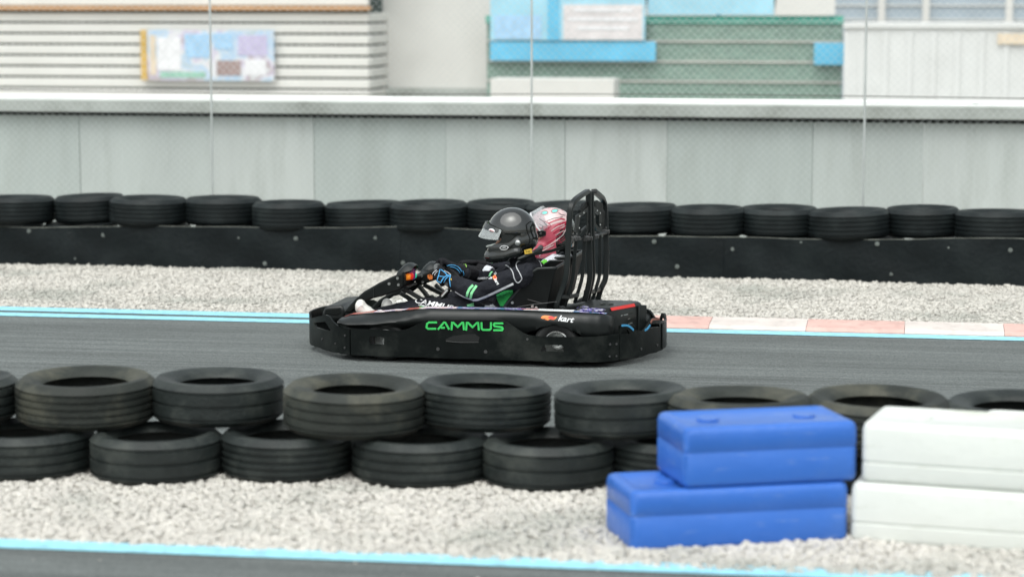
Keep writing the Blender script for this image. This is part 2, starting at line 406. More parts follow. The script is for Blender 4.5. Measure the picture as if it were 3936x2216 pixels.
# kerb: blue painted on the left, red and white blocks on the right
def kerb(x0, x1): 
    prof = [(14.86, .0), (14.86, .012), (14.90, .03), (15.18, .045), (15.22, .03), (15.22, .0)]
    return prism([(x0, y, z) for y, z in prof], (x1-x0, 0, 0))
BKERB = mat('blue_kerb_paint', (.20, .62, .78), .55, var=.1, dirt=(.16, .3, .34, .5), dscale=9)
kv = ([], []); vs = []; fs = []; mi = []
for i in range(-3, 20):
    x0 = i*.62-.1; v, f = kerb(x0, x0+.617); n = len(vs); vs += v; fs += [tuple(q+n for q in t) for t in f]
    mi += [(0 if i % 2 else 1)]*len(f)
struct('kerb', (vs, fs, mi), [KRED, KWHT, BKERB], smooth=0)
# crushed stone, too many to count
def stones(name, x0, x1, y0, y1, n, rmin, rmax, seed, avoid=None):
    rs = np.random.RandomState(seed); ph = (1+5**.5)/2
    iv = np.array([(-1, ph, 0), (1, ph, 0), (-1, -ph, 0), (1, -ph, 0), (0, -1, ph), (0, 1, ph), (0, -1, -ph), (0, 1, -ph), (ph, 0, -1), (ph, 0, 1), (-ph, 0, -1), (-ph, 0, 1)])/1.9
    jf = np.array([(0, 11, 5), (0, 5, 1), (0, 1, 7), (0, 7, 10), (0, 10, 11), (1, 5, 9), (5, 11, 4), (11, 10, 2), (10, 7, 6), (7, 1, 8), (3, 9, 4), (3, 4, 2), (3, 2, 6), (3, 6, 8), (3, 8, 9), (4, 9, 5), (2, 4, 11), (6, 2, 10), (8, 6, 7), (9, 8, 1)])
    px = rs.uniform(x0, x1, n); py = rs.uniform(y0, y1, n)
    r = rmin+(rmax-rmin)*rs.rand(n)**3.6
    V = iv[None]*(1+.28*rs.randn(n, 12, 1)*.6)*r[:, None, None]*np.stack([rs.uniform(.8, 1.4, n), rs.uniform(.8, 1.2, n), rs.uniform(.5, .8, n)], 1)[:, None]
    a = rs.rand(n)*6.28; c, s = np.cos(a)[:, None], np.sin(a)[:, None]
    X = V[:, :, 0]*c-V[:, :, 1]*s; Y = V[:, :, 0]*s+V[:, :, 1]*c; Z = V[:, :, 2]
    V = np.stack([X+px[:, None], Y+py[:, None], Z+(r*rs.uniform(.15, .55, n))[:, None]], 2).reshape(-1, 3)
    Fa = (jf[None]+(np.arange(n)*12)[:, None, None]).reshape(-1)
    me = bpy.data.meshes.new(name); nf = n*20
    me.vertices.add(n*12); me.vertices.foreach_set('co', V.ravel().astype(np.float32))
    me.loops.add(nf*3); me.loops.foreach_set('vertex_index', Fa.astype(np.int32))
    me.polygons.add(nf); me.polygons.foreach_set('loop_start', (np.arange(nf)*3).astype(np.int32)); me.update(); me.validate()
    me.materials.append(STONE); o = bpy.data.objects.new(name, me); COL.objects.link(o); o.rotation_euler.z = -TB
    o['kind'] = 'stuff'; o['label'] = 'pale crushed stone gravel beside the track'; o['category'] = 'gravel'; return o
stones('gravel', -4.9, 1.6, 8.50, 10.34, 82000, .005, .022, 3)
stones('far_gravel', -8.6, 2.4, 15.15, 18.6, 95000, .006, .019, 4)

sv = stones('stray_gravel', -5, 1.8, 8.15, 8.56, 150, .003, .008, 8); sv['label'] = 'loose stones scattered on the near track edge'
sv = stones('stray_gravel', -8.6, 2.4, 14.6, 15.3, 300, .003, .008, 9); sv['label'] = 'loose stones scattered on the far track edge'
# ------------------------------------------------------------------ tyres
TYR = mat('old_tyre_rubber', (.017, .022, .021), .5, var=.3, vscale=6, bump=.35, bscale=60, dirt=(.075, .08, .07, .5), dscale=6, spec=.4)
TYRF = mat('far_tyre_rubber', (.009, .013, .0138), .5, var=.3, vscale=6, bump=.3, bscale=60, dirt=(.035, .042, .04, .4), dscale=6, spec=.3)
def tyre_mesh(Ro=.30, Wd=.2, Ri=.185, grooves=4, n=56):
    h = Wd/2; pr = [(Ri, -h*.62), (Ri+.012, -h*.80), (Ro*.80, -h*.99), (Ro*.91, -h*.94), (Ro*.965, -h*.80)]
    for g in range(grooves):
        z = -h*.62+g*(h*1.24)/(grooves-1); d = .009
        pr += [(Ro*.998, z-.0075), (Ro*.998-d, z-.005), (Ro*.998-d, z+.005), (Ro*.998, z+.0075)]
    pr += [(Ro*.965, h*.80), (Ro*.91, h*.94), (Ro*.895, h*.985), (Ro*.87, h*.97), (Ro*.80, h*.99), (Ri+.03, h*.86), (Ri+.012, h*.80), (Ri, h*.62)]
    pr += [(Ri+.012, h*.55), (Ro*.8, h*.78), (Ro*.90, h*.6), (Ro*.92, 0), (Ro*.90, -h*.6), (Ro*.8, -h*.78), (Ri+.012, -h*.55)]
    return lathe(pr, (0, 0, 0), (0, 0, 1), n)
TYM = {}
def tyre(key, pos, label, group, m, rz=0, tilt=(0, 0), **k):
    if key not in TYM:
        o = obj('car_tyre', tyre_mesh(**k), m, smooth=50); TYM[key] = o.data
        if False: pass
    else:
        o = bpy.data.objects.new('car_tyre', TYM[key]); COL.objects.link(o)
    o.location = pos; o.rotation_euler = (tilt[0], tilt[1], rz); return tag(o, label, 'tyre', group)
ORD = ['first', 'second', 'third', 'fourth', 'fifth', 'sixth', 'seventh', 'eighth', 'ninth', 'tenth', 'eleventh', 'twelfth', 'thirteenth', 'fourteenth', 'fifteenth', 'sixteenth', 'seventeenth', 'eighteenth']
# near stack: two courses; top course read from the dark holes, lower course in the gaps
GN = 'old tyres stacked two high in the foreground'
tops = [(-190, 1462), (330, 1462), (836, 1458), (1362, 1492), (1862, 1478), (2392, 1503), (2846, 1534), (3375, 1538), (3900, 1552)]
desc = {1: 'dusty black tyre with brown-edged grooves', 2: 'dark black tyre', 3: 'browner dusty tyre standing a little forward', 4: 'dark tyre', 5: 'black tyre', 6: 'worn tyre', 7: 'sandy-rimmed tyre'}
where = {0: 'at the left edge, top course of near stack', 1: 'first full one from left, top near course', 2: 'second from left, top near course', 3: 'third from left, top near course', 4: 'fourth from left, top near course', 5: 'fifth from left, beside the blue block', 6: 'showing above and behind the upper blue block', 7: 'behind the joint of blue and white blocks', 8: 'behind the white blocks'}
TYRB = mat('dusty_tyre_rubber', (.026, .030, .026), .6, var=.35, vscale=5, bump=.4, bscale=60, dirt=(.12, .115, .085, .8), dscale=3, spec=.35)
for i, (x, y) in enumerate(tops):
    p = ground(x, y, .385)
    dusty = i in (1, 3, 6, 7)
    tyre(('near_dusty%d' if dusty else 'near%d') % (i % 3), (p.x, p.y, .305), desc.get(i, 'black tyre')+' '+where[i], GN, TYRB if dusty else TYR, rz=i*1.3, tilt=(R(random.uniform(-1.5, 1.5)), R(random.uniform(-1.5, 1.5))), Ro=.318 if dusty else .302, Wd=.195+.008*(i % 2), grooves=[4, 5, 3][i % 3], Ri=[.185, .195, .178][i % 3])
low = [-130, 95, 600, 1105, 1618, 2110, 2600, 3120, 3640]
for i, x in enumerate(low):
    p = ground(x, 1718+8*((i*7) % 3)+x*.016, .1)
    tyre('near_low%d' % (i % 3), (p.x, p.y+.02, .1), ('dark tyre on the gravel, %s from left in the lower near course' % ORD[i-1]) if i else 'dark tyre resting on the gravel at the left edge of the lower course', GN, TYR, rz=i*2.1, Ro=[.30, .308, .294][i % 3], Wd=.2, grooves=[5, 4, 3][i % 3]) if i else None
# far wall: loose tyres on top, a second course behind a black rubber belt
GF = 'tyres of the far barrier'
k = 0; x = -7.22
while x < 1.1:
    ro = random.choice([.29, .30, .315]); dz = random.uniform(-.006, .012)+.012*math.sin(x*1.9+1)
    c = (x, 17.98+(.04 if k % 2 else -.09)+random.uniform(-.02, .02), .418+dz)
    p = TM @ Vector(c)
    if k < 18:
        tyre('far_a%d' % (k % 3), p, 'black tyre on top of the far barrier, %s from the left' % ORD[k], GF, TYRF, rz=k, tilt=(R(random.uniform(-2, 2)), R(random.uniform(-2, 2))), Ro=ro, Wd=.215, grooves=5)
    x += ro*1.84; k += 1
k = 0; x = -7.35
while x < 1.1:
    p = TM @ Vector((x, 17.985, .155))
    if k < 18:
        tyre('far_low', p, 'black tyre on the ground behind the rubber belt, %s from left' % ORD[k], GF, TYRF, rz=k, Ro=.31, Wd=.31, grooves=5)
    x += .63; k += 1
# rubber belt with fasteners
V3_ = Vector
BELT = mat('black_conveyor_rubber', (.005, .0085, .0098), .5, var=.25, vscale=3, bump=.25, bscale=30, spec=.25, dirt=(.015, .02, .02, .5), dscale=3)
mat('dull_bolt', (.16, .18, .17), .5, .3)
rb = thing('rubber_belt', 'black conveyor rubber sheet bolted along the foot of the far tyre barrier', 'rubber belt', TM, (0, 17.65, 0))
def beltY(x): return 17.655+.022*math.sin(x*4.6)+.018*math.sin(x*9.3+1)-(.10 if x > -.25 else 0)*min(1, (x+.25)/.25)
def beltZ(x): return .325+.018*math.sin(x*1.25+.6)+.010*math.sin(x*2.9)
V = []; Fc = []; xs = [-9.4+i*.04 for i in range(330)]; nz = 6
for x in xs:
    for j in range(nz):
        z = .004+(beltZ(x)-.004)*j/(nz-1); V.append((x, beltY(x)+.006*math.sin(x*7+j), z))
for i in range(len(xs)-1):
    for j in range(nz-1): a = i*nz+j; Fc.append((a, a+nz, a+nz+1, a+1))
for s0_ in range(0, len(xs)-1, 66):
    e0 = min(len(xs), s0_+70); n_ = e0-s0_; off_ = V3_((0, -.006*((s0_//66) % 2), 0))
    obj('belt_sheet', ([Vector(q)+off_ for q in V[s0_*nz:e0*nz]], [(i*nz+j, (i+1)*nz+j, (i+1)*nz+j+1, i*nz+j+1) for i in range(n_-1) for j in range(nz-1)]), BELT, rb, solid=.010, smooth=60)
EDGE = mat('pale_belt_edge', (.16, .17, .15), .6, var=.4, vscale=12)  # thin paler line along the belt's top edge
obj('belt_edge', tube([(x, beltY(x)-.003, beltZ(x)+.004) for x in xs], .0028, 6), EDGE, rb)
for X, Y in [(75, 580), (258, 591), (596, 599), (742, 600), (942, 598), (184, 651), (664, 663), (1010, 662), (1644, 608), (1840, 627), (2014, 609), (2206, 612), (2385, 620), (1703, 670), (2243, 688), (2540, 626)]:
    q = T(X*1.5285, Y*1.5285, 17.63); yb = beltY(q.x)-.008
    obj('bolt', merge(cyl((q.x, yb, q.z), (0, -1, 0), .017, .004, 14), cyl((q.x, yb-.004, q.z), (0, -1, 0), .009, .006, 6)), MATS['dull_bolt'], rb)
# ------------------------------------------------------------------ mesh fence and wall
FW = mat('galvanised_wire', (.62, .65, .64), .45, .6, var=.1)
fe = thing('mesh_fence', 'tall galvanised wire mesh fence on thin posts in front of the pale wall', 'fence', TM, (0, 18.75, 0))
for xp in (810, 2040, 3320):
    q = T(xp, 600, 18.75); obj('post', cyl((q.x, 18.79, 0), (0, 0, 1), .009, 2.7, 14), FW, fe)
for q in (-9.3, 3.3): obj('post', cyl((q, 18.79, 0), (0, 0, 1), .009, 2.7, 14), FW, fe)
V = []; Fc = []; W2 = .0007; zt = 2.62
def wire(a, b):
    d = Vector(b)-Vector(a); n = Vector((-d.z, 0, d.x)).normalized()*W2; k = len(V)
    y = Vector((0, W2, 0))
    for p in (Vector(a), Vector(b)): V.extend([p-n, p-y, p+n, p+y])
    for j in range(4): Fc.append((k+j, k+(j+1) % 4, k+4+(j+1) % 4, k+4+j))
sp = .062
XA, XB = -9.3, 3.3
for i in range(int((XA-2.5)/sp), int(XB/sp)):
    x = i*sp; a0 = max(0, XA-x); b0 = min(zt-.12, XB-x)
    if b0 > a0: wire((x+a0, 18.75, .12+a0), (x+b0, 18.75, .12+b0))
for i in range(int(XA/sp), int((XB+2.5)/sp)):
    x = i*sp; a0 = max(0, x-XB); b0 = min(zt-.12, x-XA)
    if b0 > a0: wire((x-a0, 18.752, .12+a0), (x-b0, 18.752, .12+b0))
obj('wire_mesh', (V, Fc), FW, fe, smooth=0)
WP = [mat('wall_panel_grey_%d' % i, c, .7, var=.05, vscale=1.5, bump=.25, bscale=14, dirt=(.34, .37, .34, .45), dscale=2.2, stretch=(2.2, 1, .35)) for i, c in enumerate([(.47, .51, .49), (.51, .545, .525), (.43, .475, .455), (.55, .575, .56)])]
COP = mat('wall_coping_grey', (.40, .425, .40), .75, var=.1, vscale=3, dirt=(.16, .17, .14, .7), dscale=1.7)
RAILM = mat('white_rail_paint', (.82, .83, .82), .35, var=.04)
DK = mat('dark_gap', (.03, .035, .03), .9, var=.3)
wl = thing('boundary_wall', 'long pale grey panel wall with a grey coping and white rail behind the tyres', 'wall', TM, (0, 19.4, 0))
zc0 = T(1968, 445, 19.3).z; zc1 = T(1968, 397, 19.3).z; zg = T(1968, 459, 19.4).z
x = -16.3; i = 0
while x < 10:
    wd = [.9, 1.15, 1.02, .86, 1.2][i % 5]
    obj('panel', box((x+wd/2, 19.47+.006*(i % 2), zg/2), (wd-.002, .14, zg)), WP[(i*5+i//3) % 4], wl, bevel=.004)
    x += wd; i += 1
obj('shadow_gap_core', box((-3, 19.50, (zg+zc0)/2+.006), (26.4, .10, zc0-zg+.02)), DK, wl)  # dark colour paints the stained shadow gap below the coping
obj('coping', box((-3, 19.42, (zc0+zc1)/2), (26.6, .28, zc1-zc0)), COP, wl, bevel=.008)
for i in range(-5, 3): obj('rail_bracket', box((i*2.1+.4, 19.45, zc1+.012), (.05, .04, .03)), COP, wl, bevel=.003)
obj('rail', tube([(-16, 19.45, zc1+.022), (10, 19.45, zc1+.022)], .021, 12), RAILM, wl)
obj('rail', tube([(-16, 19.36, zc1+.006), (10, 19.36, zc1+.006)], .010, 10), RAILM, wl)
CAB = mat('dark_cable', (.05, .045, .04), .6)
cb = obj('cable', tube(catmull([(x, 19.2, T(1968, 362, 19.2).z-.008*math.sin(x*.9)) for x in range(-12, 7)], 4), .004, 6), CAB, frame=TM)
tag(cb, 'thin dark cable running just above the white wall rail', 'cable')

# ------------------------------------------------------------------ buildings and boards behind the wall
LOUV = mat('cream_louvre_paint', (.70, .695, .66), .6, var=.03, dirt=(.5, .49, .45, .3), dscale=1)
PLST = mat('cream_plaster', (.66, .65, .62), .8, var=.04, vscale=2, bump=.2, bscale=30, dirt=(.5, .49, .46, .3), dscale=.8)
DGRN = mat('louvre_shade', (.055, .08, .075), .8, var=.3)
TAN = mat('tan_timber', (.55, .33, .18), .6, var=.1)
Y1 = 28.0
q0 = T(-600, 0, Y1); q1 = T(1405, 0, Y1)
lb = thing('louvred_building', 'cream building with wide horizontal louvres under a tan trim at the left', 'building', TM, ((q0.x+q1.x)/2, Y1, 0))
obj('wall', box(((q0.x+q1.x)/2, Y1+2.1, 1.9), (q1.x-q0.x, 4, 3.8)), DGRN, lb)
V, Fc = [], []
zl = [T(700, y, Y1).z for y in (0, 45, 86, 130, 171, 213, 255, 297, 338)]
parts = []
for y in range(-300, 345, 42):
    if -30 < y-26 < 0: pass
for kk in range(-1, 8):
    ya, yb = 50+kk*42, 50+kk*42+34
    if kk == -1: continue
    z1, z0 = T(700, ya, Y1).z, T(700, yb, Y1).z
    obj('louvre', merge(box(((q0.x+q1.x)/2, Y1-.03, (z0+z1)/2), (q1.x-q0.x+.1, .05, z1-z0)), box((q1.x+.045, Y1+.7, (z0+z1)/2), (.05, 1.4, z1-z0))), LOUV, lb, bevel=.012)
z1, z0 = T(700, 25, Y1).z, T(700, 40, Y1).z
obj('trim', box(((q0.x+q1.x)/2, Y1-.08, (z0+z1)/2), (q1.x-q0.x+.16, .12, z1-z0)), TAN, lb, bevel=.006)
obj('fascia', box(((q0.x+q1.x)/2, Y1-.03, z1+.8), (q1.x-q0.x+.1, .1, 1.58)), LOUV, lb, bevel=.01)
zb = T(700, 348, Y1).z
obj('plinth', box(((q0.x+q1.x)/2, Y1-.02, zb/2), (q1.x-q0.x+.08, .12, zb)), PLST, lb, bevel=.01)
def print_mat(name, cols, scale, stretch=(1, 1, 1)):
    m = mat(name, (.6, .6, .6), .5); n = m.node_tree; N = n.nodes; L = n.links
    tc = N.new('ShaderNodeTexCoord'); mp = N.new('ShaderNodeMapping'); mp.inputs['Scale'].default_value = stretch; L.new(tc.outputs['Object'], mp.inputs[0])
    no = N.new('ShaderNodeTexNoise'); no.inputs['Scale'].default_value = scale; no.inputs['Detail'].default_value = 3; no.inputs['Distortion'].default_value = .6; L.new(mp.outputs[0], no.inputs[0])
    cr = N.new('ShaderNodeValToRGB'); e = cr.color_ramp.elements; k = len(cols)
    while len(e) < k: e.new(.5)
    for i, c in enumerate(cols): e[i].position = .3+.4*i/(k-1); e[i].color = tuple(c)+(1,)
    L.new(no.outputs[0], cr.inputs[0]); L.new(cr.outputs[0], N['Principled BSDF'].inputs['Base Color']); return m
PRNT = print_mat('pastel_print', [(.28, .42, .40), (.55, .62, .72), (.38, .55, .72), (.70, .70, .70), (.58, .55, .68), (.42, .34, .36), (.66, .68, .70)], 3.2)
pa, pb = T(560, 116, Y1-.2), T(1050, 312, Y1-.2)
ps = thing('printed_board', 'pastel blue and lilac printed board hung on the cream louvres', 'sign board', TM, ((pa.x+pb.x)/2, Y1-.2, pb.z))
obj('board', box(((pa.x+pb.x)/2, Y1-.14, (pa.z+pb.z)/2), (pb.x-pa.x, .03, pa.z-pb.z)), PRNT, ps)
YG = mat('ochre_edge', (.60, .40, .12), .6, var=.15)
obj('edge_strip', box((pa.x-.045, Y1-.14, (pa.z+pb.z)/2), (.08, .034, pa.z-pb.z)), YG, ps)
PCOL = [('pale_blue_picture', (.36, .56, .76)), ('white_picture', (.74, .74, .76)), ('green_picture', (.30, .52, .42)), ('lilac_picture', (.52, .48, .66)), ('brown_picture', (.34, .26, .25)), ('sand_picture', (.68, .58, .45))]
pm_ = [mat(n_, c_, .5, var=.1, vscale=12) for n_, c_ in PCOL]
dx, dz = pb.x-pa.x, pa.z-pb.z
for j, (u0, u1, v0, v1, c_) in enumerate([(.30, .50, .45, .92, 0), (.08, .27, .2, .85, 1), (.53, .68, .62, .94, 0), (.10, .46, .05, .17, 2), (.55, .74, .10, .40, 4), (.72, .95, .50, .90, 3), (.77, .94, .1, .42, 1), (.02, .07, .1, .9, 5)]):
    obj('picture', box((pa.x+dx*(u0+u1)/2, Y1-.158, pb.z+dz*(v0+v1)/2), (dx*(u1-u0), .008, dz*(v1-v0))), pm_[c_], ps, bevel=.003)
# plain cream building joined to it
q2 = T(1880, 0, Y1); 
cbd = thing('cream_building', 'plain cream plastered building between the louvres and the blue banner', 'building', TM, ((q1.x+q2.x)/2, Y1+.9, 0))
obj('wall', box(((q1.x+q2.x)/2+.1, Y1+2.4, 1.9), (q2.x-q1.x+.3, 3.0, 3.8)), PLST, cbd, bevel=.01)
obj('skirting', box(((q1.x+q2.x)/2+.1, Y1+.86, .5), (q2.x-q1.x+.28, .06, 1.0)), COP, cbd)
# green netted enclosure with ribs
GNET = mat('green_shade_net', (.22, .31, .265), .8, var=.18, vscale=8, bump=.5, bscale=60, stretch=(1, 1, 3), dirt=(.28, .34, .29, .5), dscale=3)
GRIB = mat('pale_rib', (.50, .48, .45), .6)
Y2 = 28.4
g0, g1 = T(1870, 0, Y2), T(3240, 0, Y2)
gn = thing('green_screen', 'green netted screen with pale horizontal ribs behind the wall', 'screen', TM, ((g0.x+g1.x)/2, Y2, 0))
ztop = T(2600, 62, Y2).z
obj('net', box(((g0.x+g1.x)/2, Y2+.05, ztop/2), (g1.x-g0.x, .06, ztop)), GNET, gn)
for yy in (82, 160, 238, 314):
    z = T(2600, yy, Y2).z; obj('rib', tube([(g0.x, Y2, z), (g1.x, Y2, z)], .012, 8), GRIB, gn)
for xx in (1890, 2300, 2760, 3225):
    p = T(xx, 0, Y2); obj('post', box((p.x, Y2+.12, ztop/2), (.06, .06, ztop+.03)), GRIB, gn)
TGR = mat('teal_green_band', (.08, .38, .30), .6, var=.15)
obj('border', box(((g0.x+g1.x)/2, Y2+.04, ztop-.045), (g1.x-g0.x+.02, .10, .09)), TGR, gn)
SKB = mat('sky_blue_banner', (.34, .60, .72), .5, var=.12, vscale=2.5)
CYB = mat('cyan_banner', (.14, .47, .68), .5, var=.10, vscale=3)
PKP = mat('pale_pink_print', (.66, .62, .62), .5, var=.12, vscale=5)
def board(name, label, cat, x0, x1, y0, y1, ty, m, th=.03, grp=None):
    a, b_ = T(x0, y0, ty), T(x1, y1, ty)
    t = thing(name, label, cat, TM, ((a.x+b_.x)/2, ty, b_.z), grp)
    obj('panel', box(((a.x+b_.x)/2, ty, (a.z+b_.z)/2), (b_.x-a.x, th, a.z-b_.z)), m, t, bevel=.004)
    return t, a, b_
t, a, b_ = board('banner', 'light sky blue banner with a pale pink print, above the cyan strip', 'banner', 1885, 2480, -120, 157, Y2-.12, SKB)
u = T(2165, 18, Y2-.14), T(2470, 154, Y2-.14); obj('print', box(((u[0].x+u[1].x)/2, Y2-.138, (u[0].z+u[1].z)/2), (u[1].x-u[0].x, .008, u[0].z-u[1].z)), PKP, t)
u = T(2105, -110, Y2-.14), T(2150, 156, Y2-.14); obj('stripe', box(((u[0].x+u[1].x)/2, Y2-.138, (u[0].z+u[1].z)/2), (u[1].x-u[0].x, .008, u[0].z-u[1].z)), CYB, t)
u = T(1900, 60, Y2-.14), T(2080, 150, Y2-.14); obj('print', box(((u[0].x+u[1].x)/2, Y2-.138, (u[0].z+u[1].z)/2), (u[1].x-u[0].x, .008, u[0].z-u[1].z)), pm_[0], t)
for z_, l_ in ((40, .8), (75, .95), (110, .7)):
    c = T(2318, z_, Y2-.15); obj('print_line', box((c.x, Y2-.146, c.z), (.9*l_, .006, .035)), pm_[1], t)
t2, _, _ = board('banner', 'bright cyan strip banner on the green screen', 'banner', 1885, 2520, 159, 236, Y2-.10, CYB)
board('banner', 'small cyan banner at the right end of the green screen', 'banner', 3130, 3250, 165, 250, Y2-.10, CYB)
board('banner', 'light blue banner along the top edge of the green screen', 'banner', 2490, 2975, -120, 58, Y2-.05, SKB)
board('signboard', 'white board above the right part of the green screen', 'sign board', 2985, 3210, -120, 60, Y2-.05, PLST)
board('low_cabinet', 'low white cabinet in front of the green screen just above the wall rail', 'cabinet', 1900, 2370, 300, 420, Y2-1.2, PLST, th=.5)
# white box container at right
WBOX = mat('white_container_paint', (.66, .67, .66), .5, var=.03, dirt=(.5, .5, .48, .3), dscale=1.5)
c0, c1_ = T(3245, 90, 27.2), T(4300, 92, 27.2); zt_ = T(3600, 92, 27.2).z
wc = thing('white_container', 'large white ribbed container behind the wall at the right', 'container', TM, ((c0.x+c1_.x)/2, 27.2, 0))
obj('body', box(((c0.x+c1_.x)/2, 28.4, zt_/2), (c1_.x-c0.x, 2.4, zt_)), WBOX, wc, bevel=.03)
for i in range(14):
    obj('rib', box((c0.x+.2+i*.27, 27.19, zt_/2), (.07, .024, zt_-.2)), WBOX, wc, bevel=.004)
obj('top_rail', box(((c0.x+c1_.x)/2, 27.2, zt_-.02), (c1_.x-c0.x+.02, .07, .07)), WBOX, wc, bevel=.01)
a = T(3860, 150, 27.17); obj('warning_plate', box((a.x+.1, 27.16, a.z), (.35, .01, .12)), pm_[5], wc)
BGB = mat('blue_grey_cladding', (.36, .42, .47), .6, var=.08, vscale=2)
c0, c1_ = T(3180, 0, 34), T(4600, 0, 34)
bb = thing('blue_grey_building', 'blue-grey clad building rising behind the white container', 'building', TM, ((c0.x+c1_.x)/2, 34, 0))
obj('wall', box(((c0.x+c1_.x)/2, 36.5, 2.4), (c1_.x-c0.x, 5, 4.8)), BGB, bb, bevel=.02)
for z in (1.62, 1.82, 2.02, 2.22, 2.42): obj('cladding_seam', box(((c0.x+c1_.x)/2, 33.99, z), (c1_.x-c0.x-.02, .03, .02)), PLST, bb)
for xx in (3390, 3560, 3880): p = T(xx, 0, 34); obj('pilaster', box((p.x, 33.97, 2.4), (.10, .07, 4.7)), PLST, bb)
# ------------------------------------------------------------------ plastic barrier blocks, near right
PBL = mat('blue_barrier_plastic', (.038, .15, .54), .34, var=.10, vscale=2, bump=.1, bscale=20, dirt=(.07, .16, .42, .4), dscale=4)
def scuffs(m, col, amt):
    n = m.node_tree; N = n.nodes; L = n.links; b = N['Principled BSDF']; src = b.inputs['Base Color'].links[0].from_socket
    tc = N.new('ShaderNodeTexCoord'); mp = N.new('ShaderNodeMapping'); mp.inputs['Scale'].default_value = (1.4, 5, 9); mp.inputs['Rotation'].default_value = (0, .12, 0); L.new(tc.outputs['Object'], mp.inputs[0])
    no = N.new('ShaderNodeTexNoise'); no.inputs['Scale'].default_value = 3.2; no.inputs['Detail'].default_value = 9; no.inputs['Roughness'].default_value = .72; L.new(mp.outputs[0], no.inputs[0])
    cr = N.new('ShaderNodeValToRGB'); cr.color_ramp.elements[0].position = .57; cr.color_ramp.elements[1].position = .70; cr.color_ramp.elements[0].color = (0, 0, 0, 1); cr.color_ramp.elements[1].color = (amt,)*3+(1,); L.new(no.outputs[0], cr.inputs[0])
    mx = N.new('ShaderNodeMix'); mx.data_type = 'RGBA'; L.new(cr.outputs[0], mx.inputs[0]); L.new(src, mx.inputs[6]); mx.inputs[7].default_value = col+(1,); L.new(mx.outputs[2], b.inputs['Base Color'])
scuffs(PBL, (.25, .33, .52), .55)
PBW = mat('white_barrier_plastic', (.70, .72, .685), .38, var=.06, vscale=2, bump=.1, bscale=20, dirt=(.46, .49, .38, .6), dscale=2.2)
scuffs(PBW, (.40, .42, .33), .5)
def block(label, a, b_, z0, h, depth, m, rnd=.05, groove=True, grp=None):
    a = Vector(a); b_ = Vector(b_); L = (b_-a).length; d = (b_-a).normalized(); rz = math.atan2(d.y, d.x); fr = Matrix.Identity(4)
    c = (a+b_)/2; t = thing('barrier_block', label, 'barrier block', fr, (c.x, c.y, z0), grp, rz)
    # local solid: outline with rounded corners, filleted top and bottom, moulded groove and recesses
    def outline(inset):
        pts = []; r = max(.010, rnd-inset*.5); hx, hy = L/2-inset, depth/2-inset
        for (sx, sy, a0) in ((1, -1, -90), (1, 1, 0), (-1, 1, 90), (-1, -1, 180)):
            for j in range(7):
                t_ = R(a0+j*15); pts.append((sx*(hx-r)+math.cos(t_)*r, depth/2+sy*(hy-r)+math.sin(t_)*r))
        return pts
    gz = h*(.55 if m is PBL else .30); gd_ = .003 if m is PBL else .006
    lv = [(0.0, .012), (.006, .004), (.02, 0), (gz, 0), (gz+.004, gd_), (gz+.009, gd_), (gz+.013, 0), (h-.03, 0), (h-.010, .006), (h-.002, .018), (h, .034)]
    if not groove: lv = lv[:3]+lv[7:]
    V = []; Fc = []
    for z, i_ in lv: V += [Vector((p[0], p[1], z)) for p in outline(i_)]
    n = 28
    for i in range(len(lv)-1):
        for j in range(n): Fc.append((i*n+j, i*n+(j+1) % n, (i+1)*n+(j+1) % n, (i+1)*n+j))
    Fc.append(tuple(range(n))[::-1])
    # top: raised studs on a slightly sunk top
    base = (len(lv)-1)*n; V2 = [Vector((p[0], p[1], h-.008)) for p in outline(.05)]; k = len(V); V += V2
    for j in range(n): Fc.append((base+j, base+(j+1) % n, k+(j+1) % n, k+j))
    Fc.append(tuple(range(k, k+n)))
    A = ORG_OF[t.name].inverted(); W_ = [A @ v for v in V]
    o = obj('body', (W_, Fc), m, t, smooth=40)
    capv = [cyl(A @ Vector((sx*L*.28, depth/2, h-.009)), (0, 0, 1), .045, .009, 20) for sx in (-1, 1)]
    obj('filler_cap', merge(*capv[:1]), m, t, bevel=.003); obj('filler_cap', merge(*capv[1:]), m, t, bevel=.003)
    return t
g = lambda x, y, z=0: ground(x, y, z)
GB = 'stacked plastic barrier blocks in the foreground'
la, lb_ = g(2425, 2121), g(3262, 2078)
block('lower blue plastic block on the gravel, its left end sticking out', la, lb_, 0, .235, .40, PBL, rnd=.03, grp=GB)
d = (lb_-la).normalized(); ua = la+d*.21+Vector((0, .01, 0)); 
block('upper blue plastic block stacked on the lower blue one', ua, lb_+d*.035+Vector((0, .012, 0)), .237, .235, .40, PBL, rnd=.03, grp=GB)
wa, wb = g(3266, 2079), g(4200, 2146)
block('lower white plastic block with greenish dirt, right of the blue ones', wa, wb, 0, .235, .42, PBW, rnd=.03, grp=GB)
block('upper white plastic block right of the upper blue one', wa+Vector((.040, .012, 0)), wb, .237, .235, .42, PBW, rnd=.028, grp=GB)
wd = (wb-wa).normalized(); wn = Vector((-wd.y, wd.x, 0))
block('upper white block of the rear row, behind the front white blocks', wa+wn*.48+wd*.42, wb+wn*.48+wd*.4, .207, .205, .36, PBW, rnd=.04, grp=GB)
block('lower white block of the rear row, behind the front white blocks', wa+wn*.48+wd*.42, wb+wn*.48+wd*.4, 0, .205, .36, PBW, rnd=.04, grp=GB)
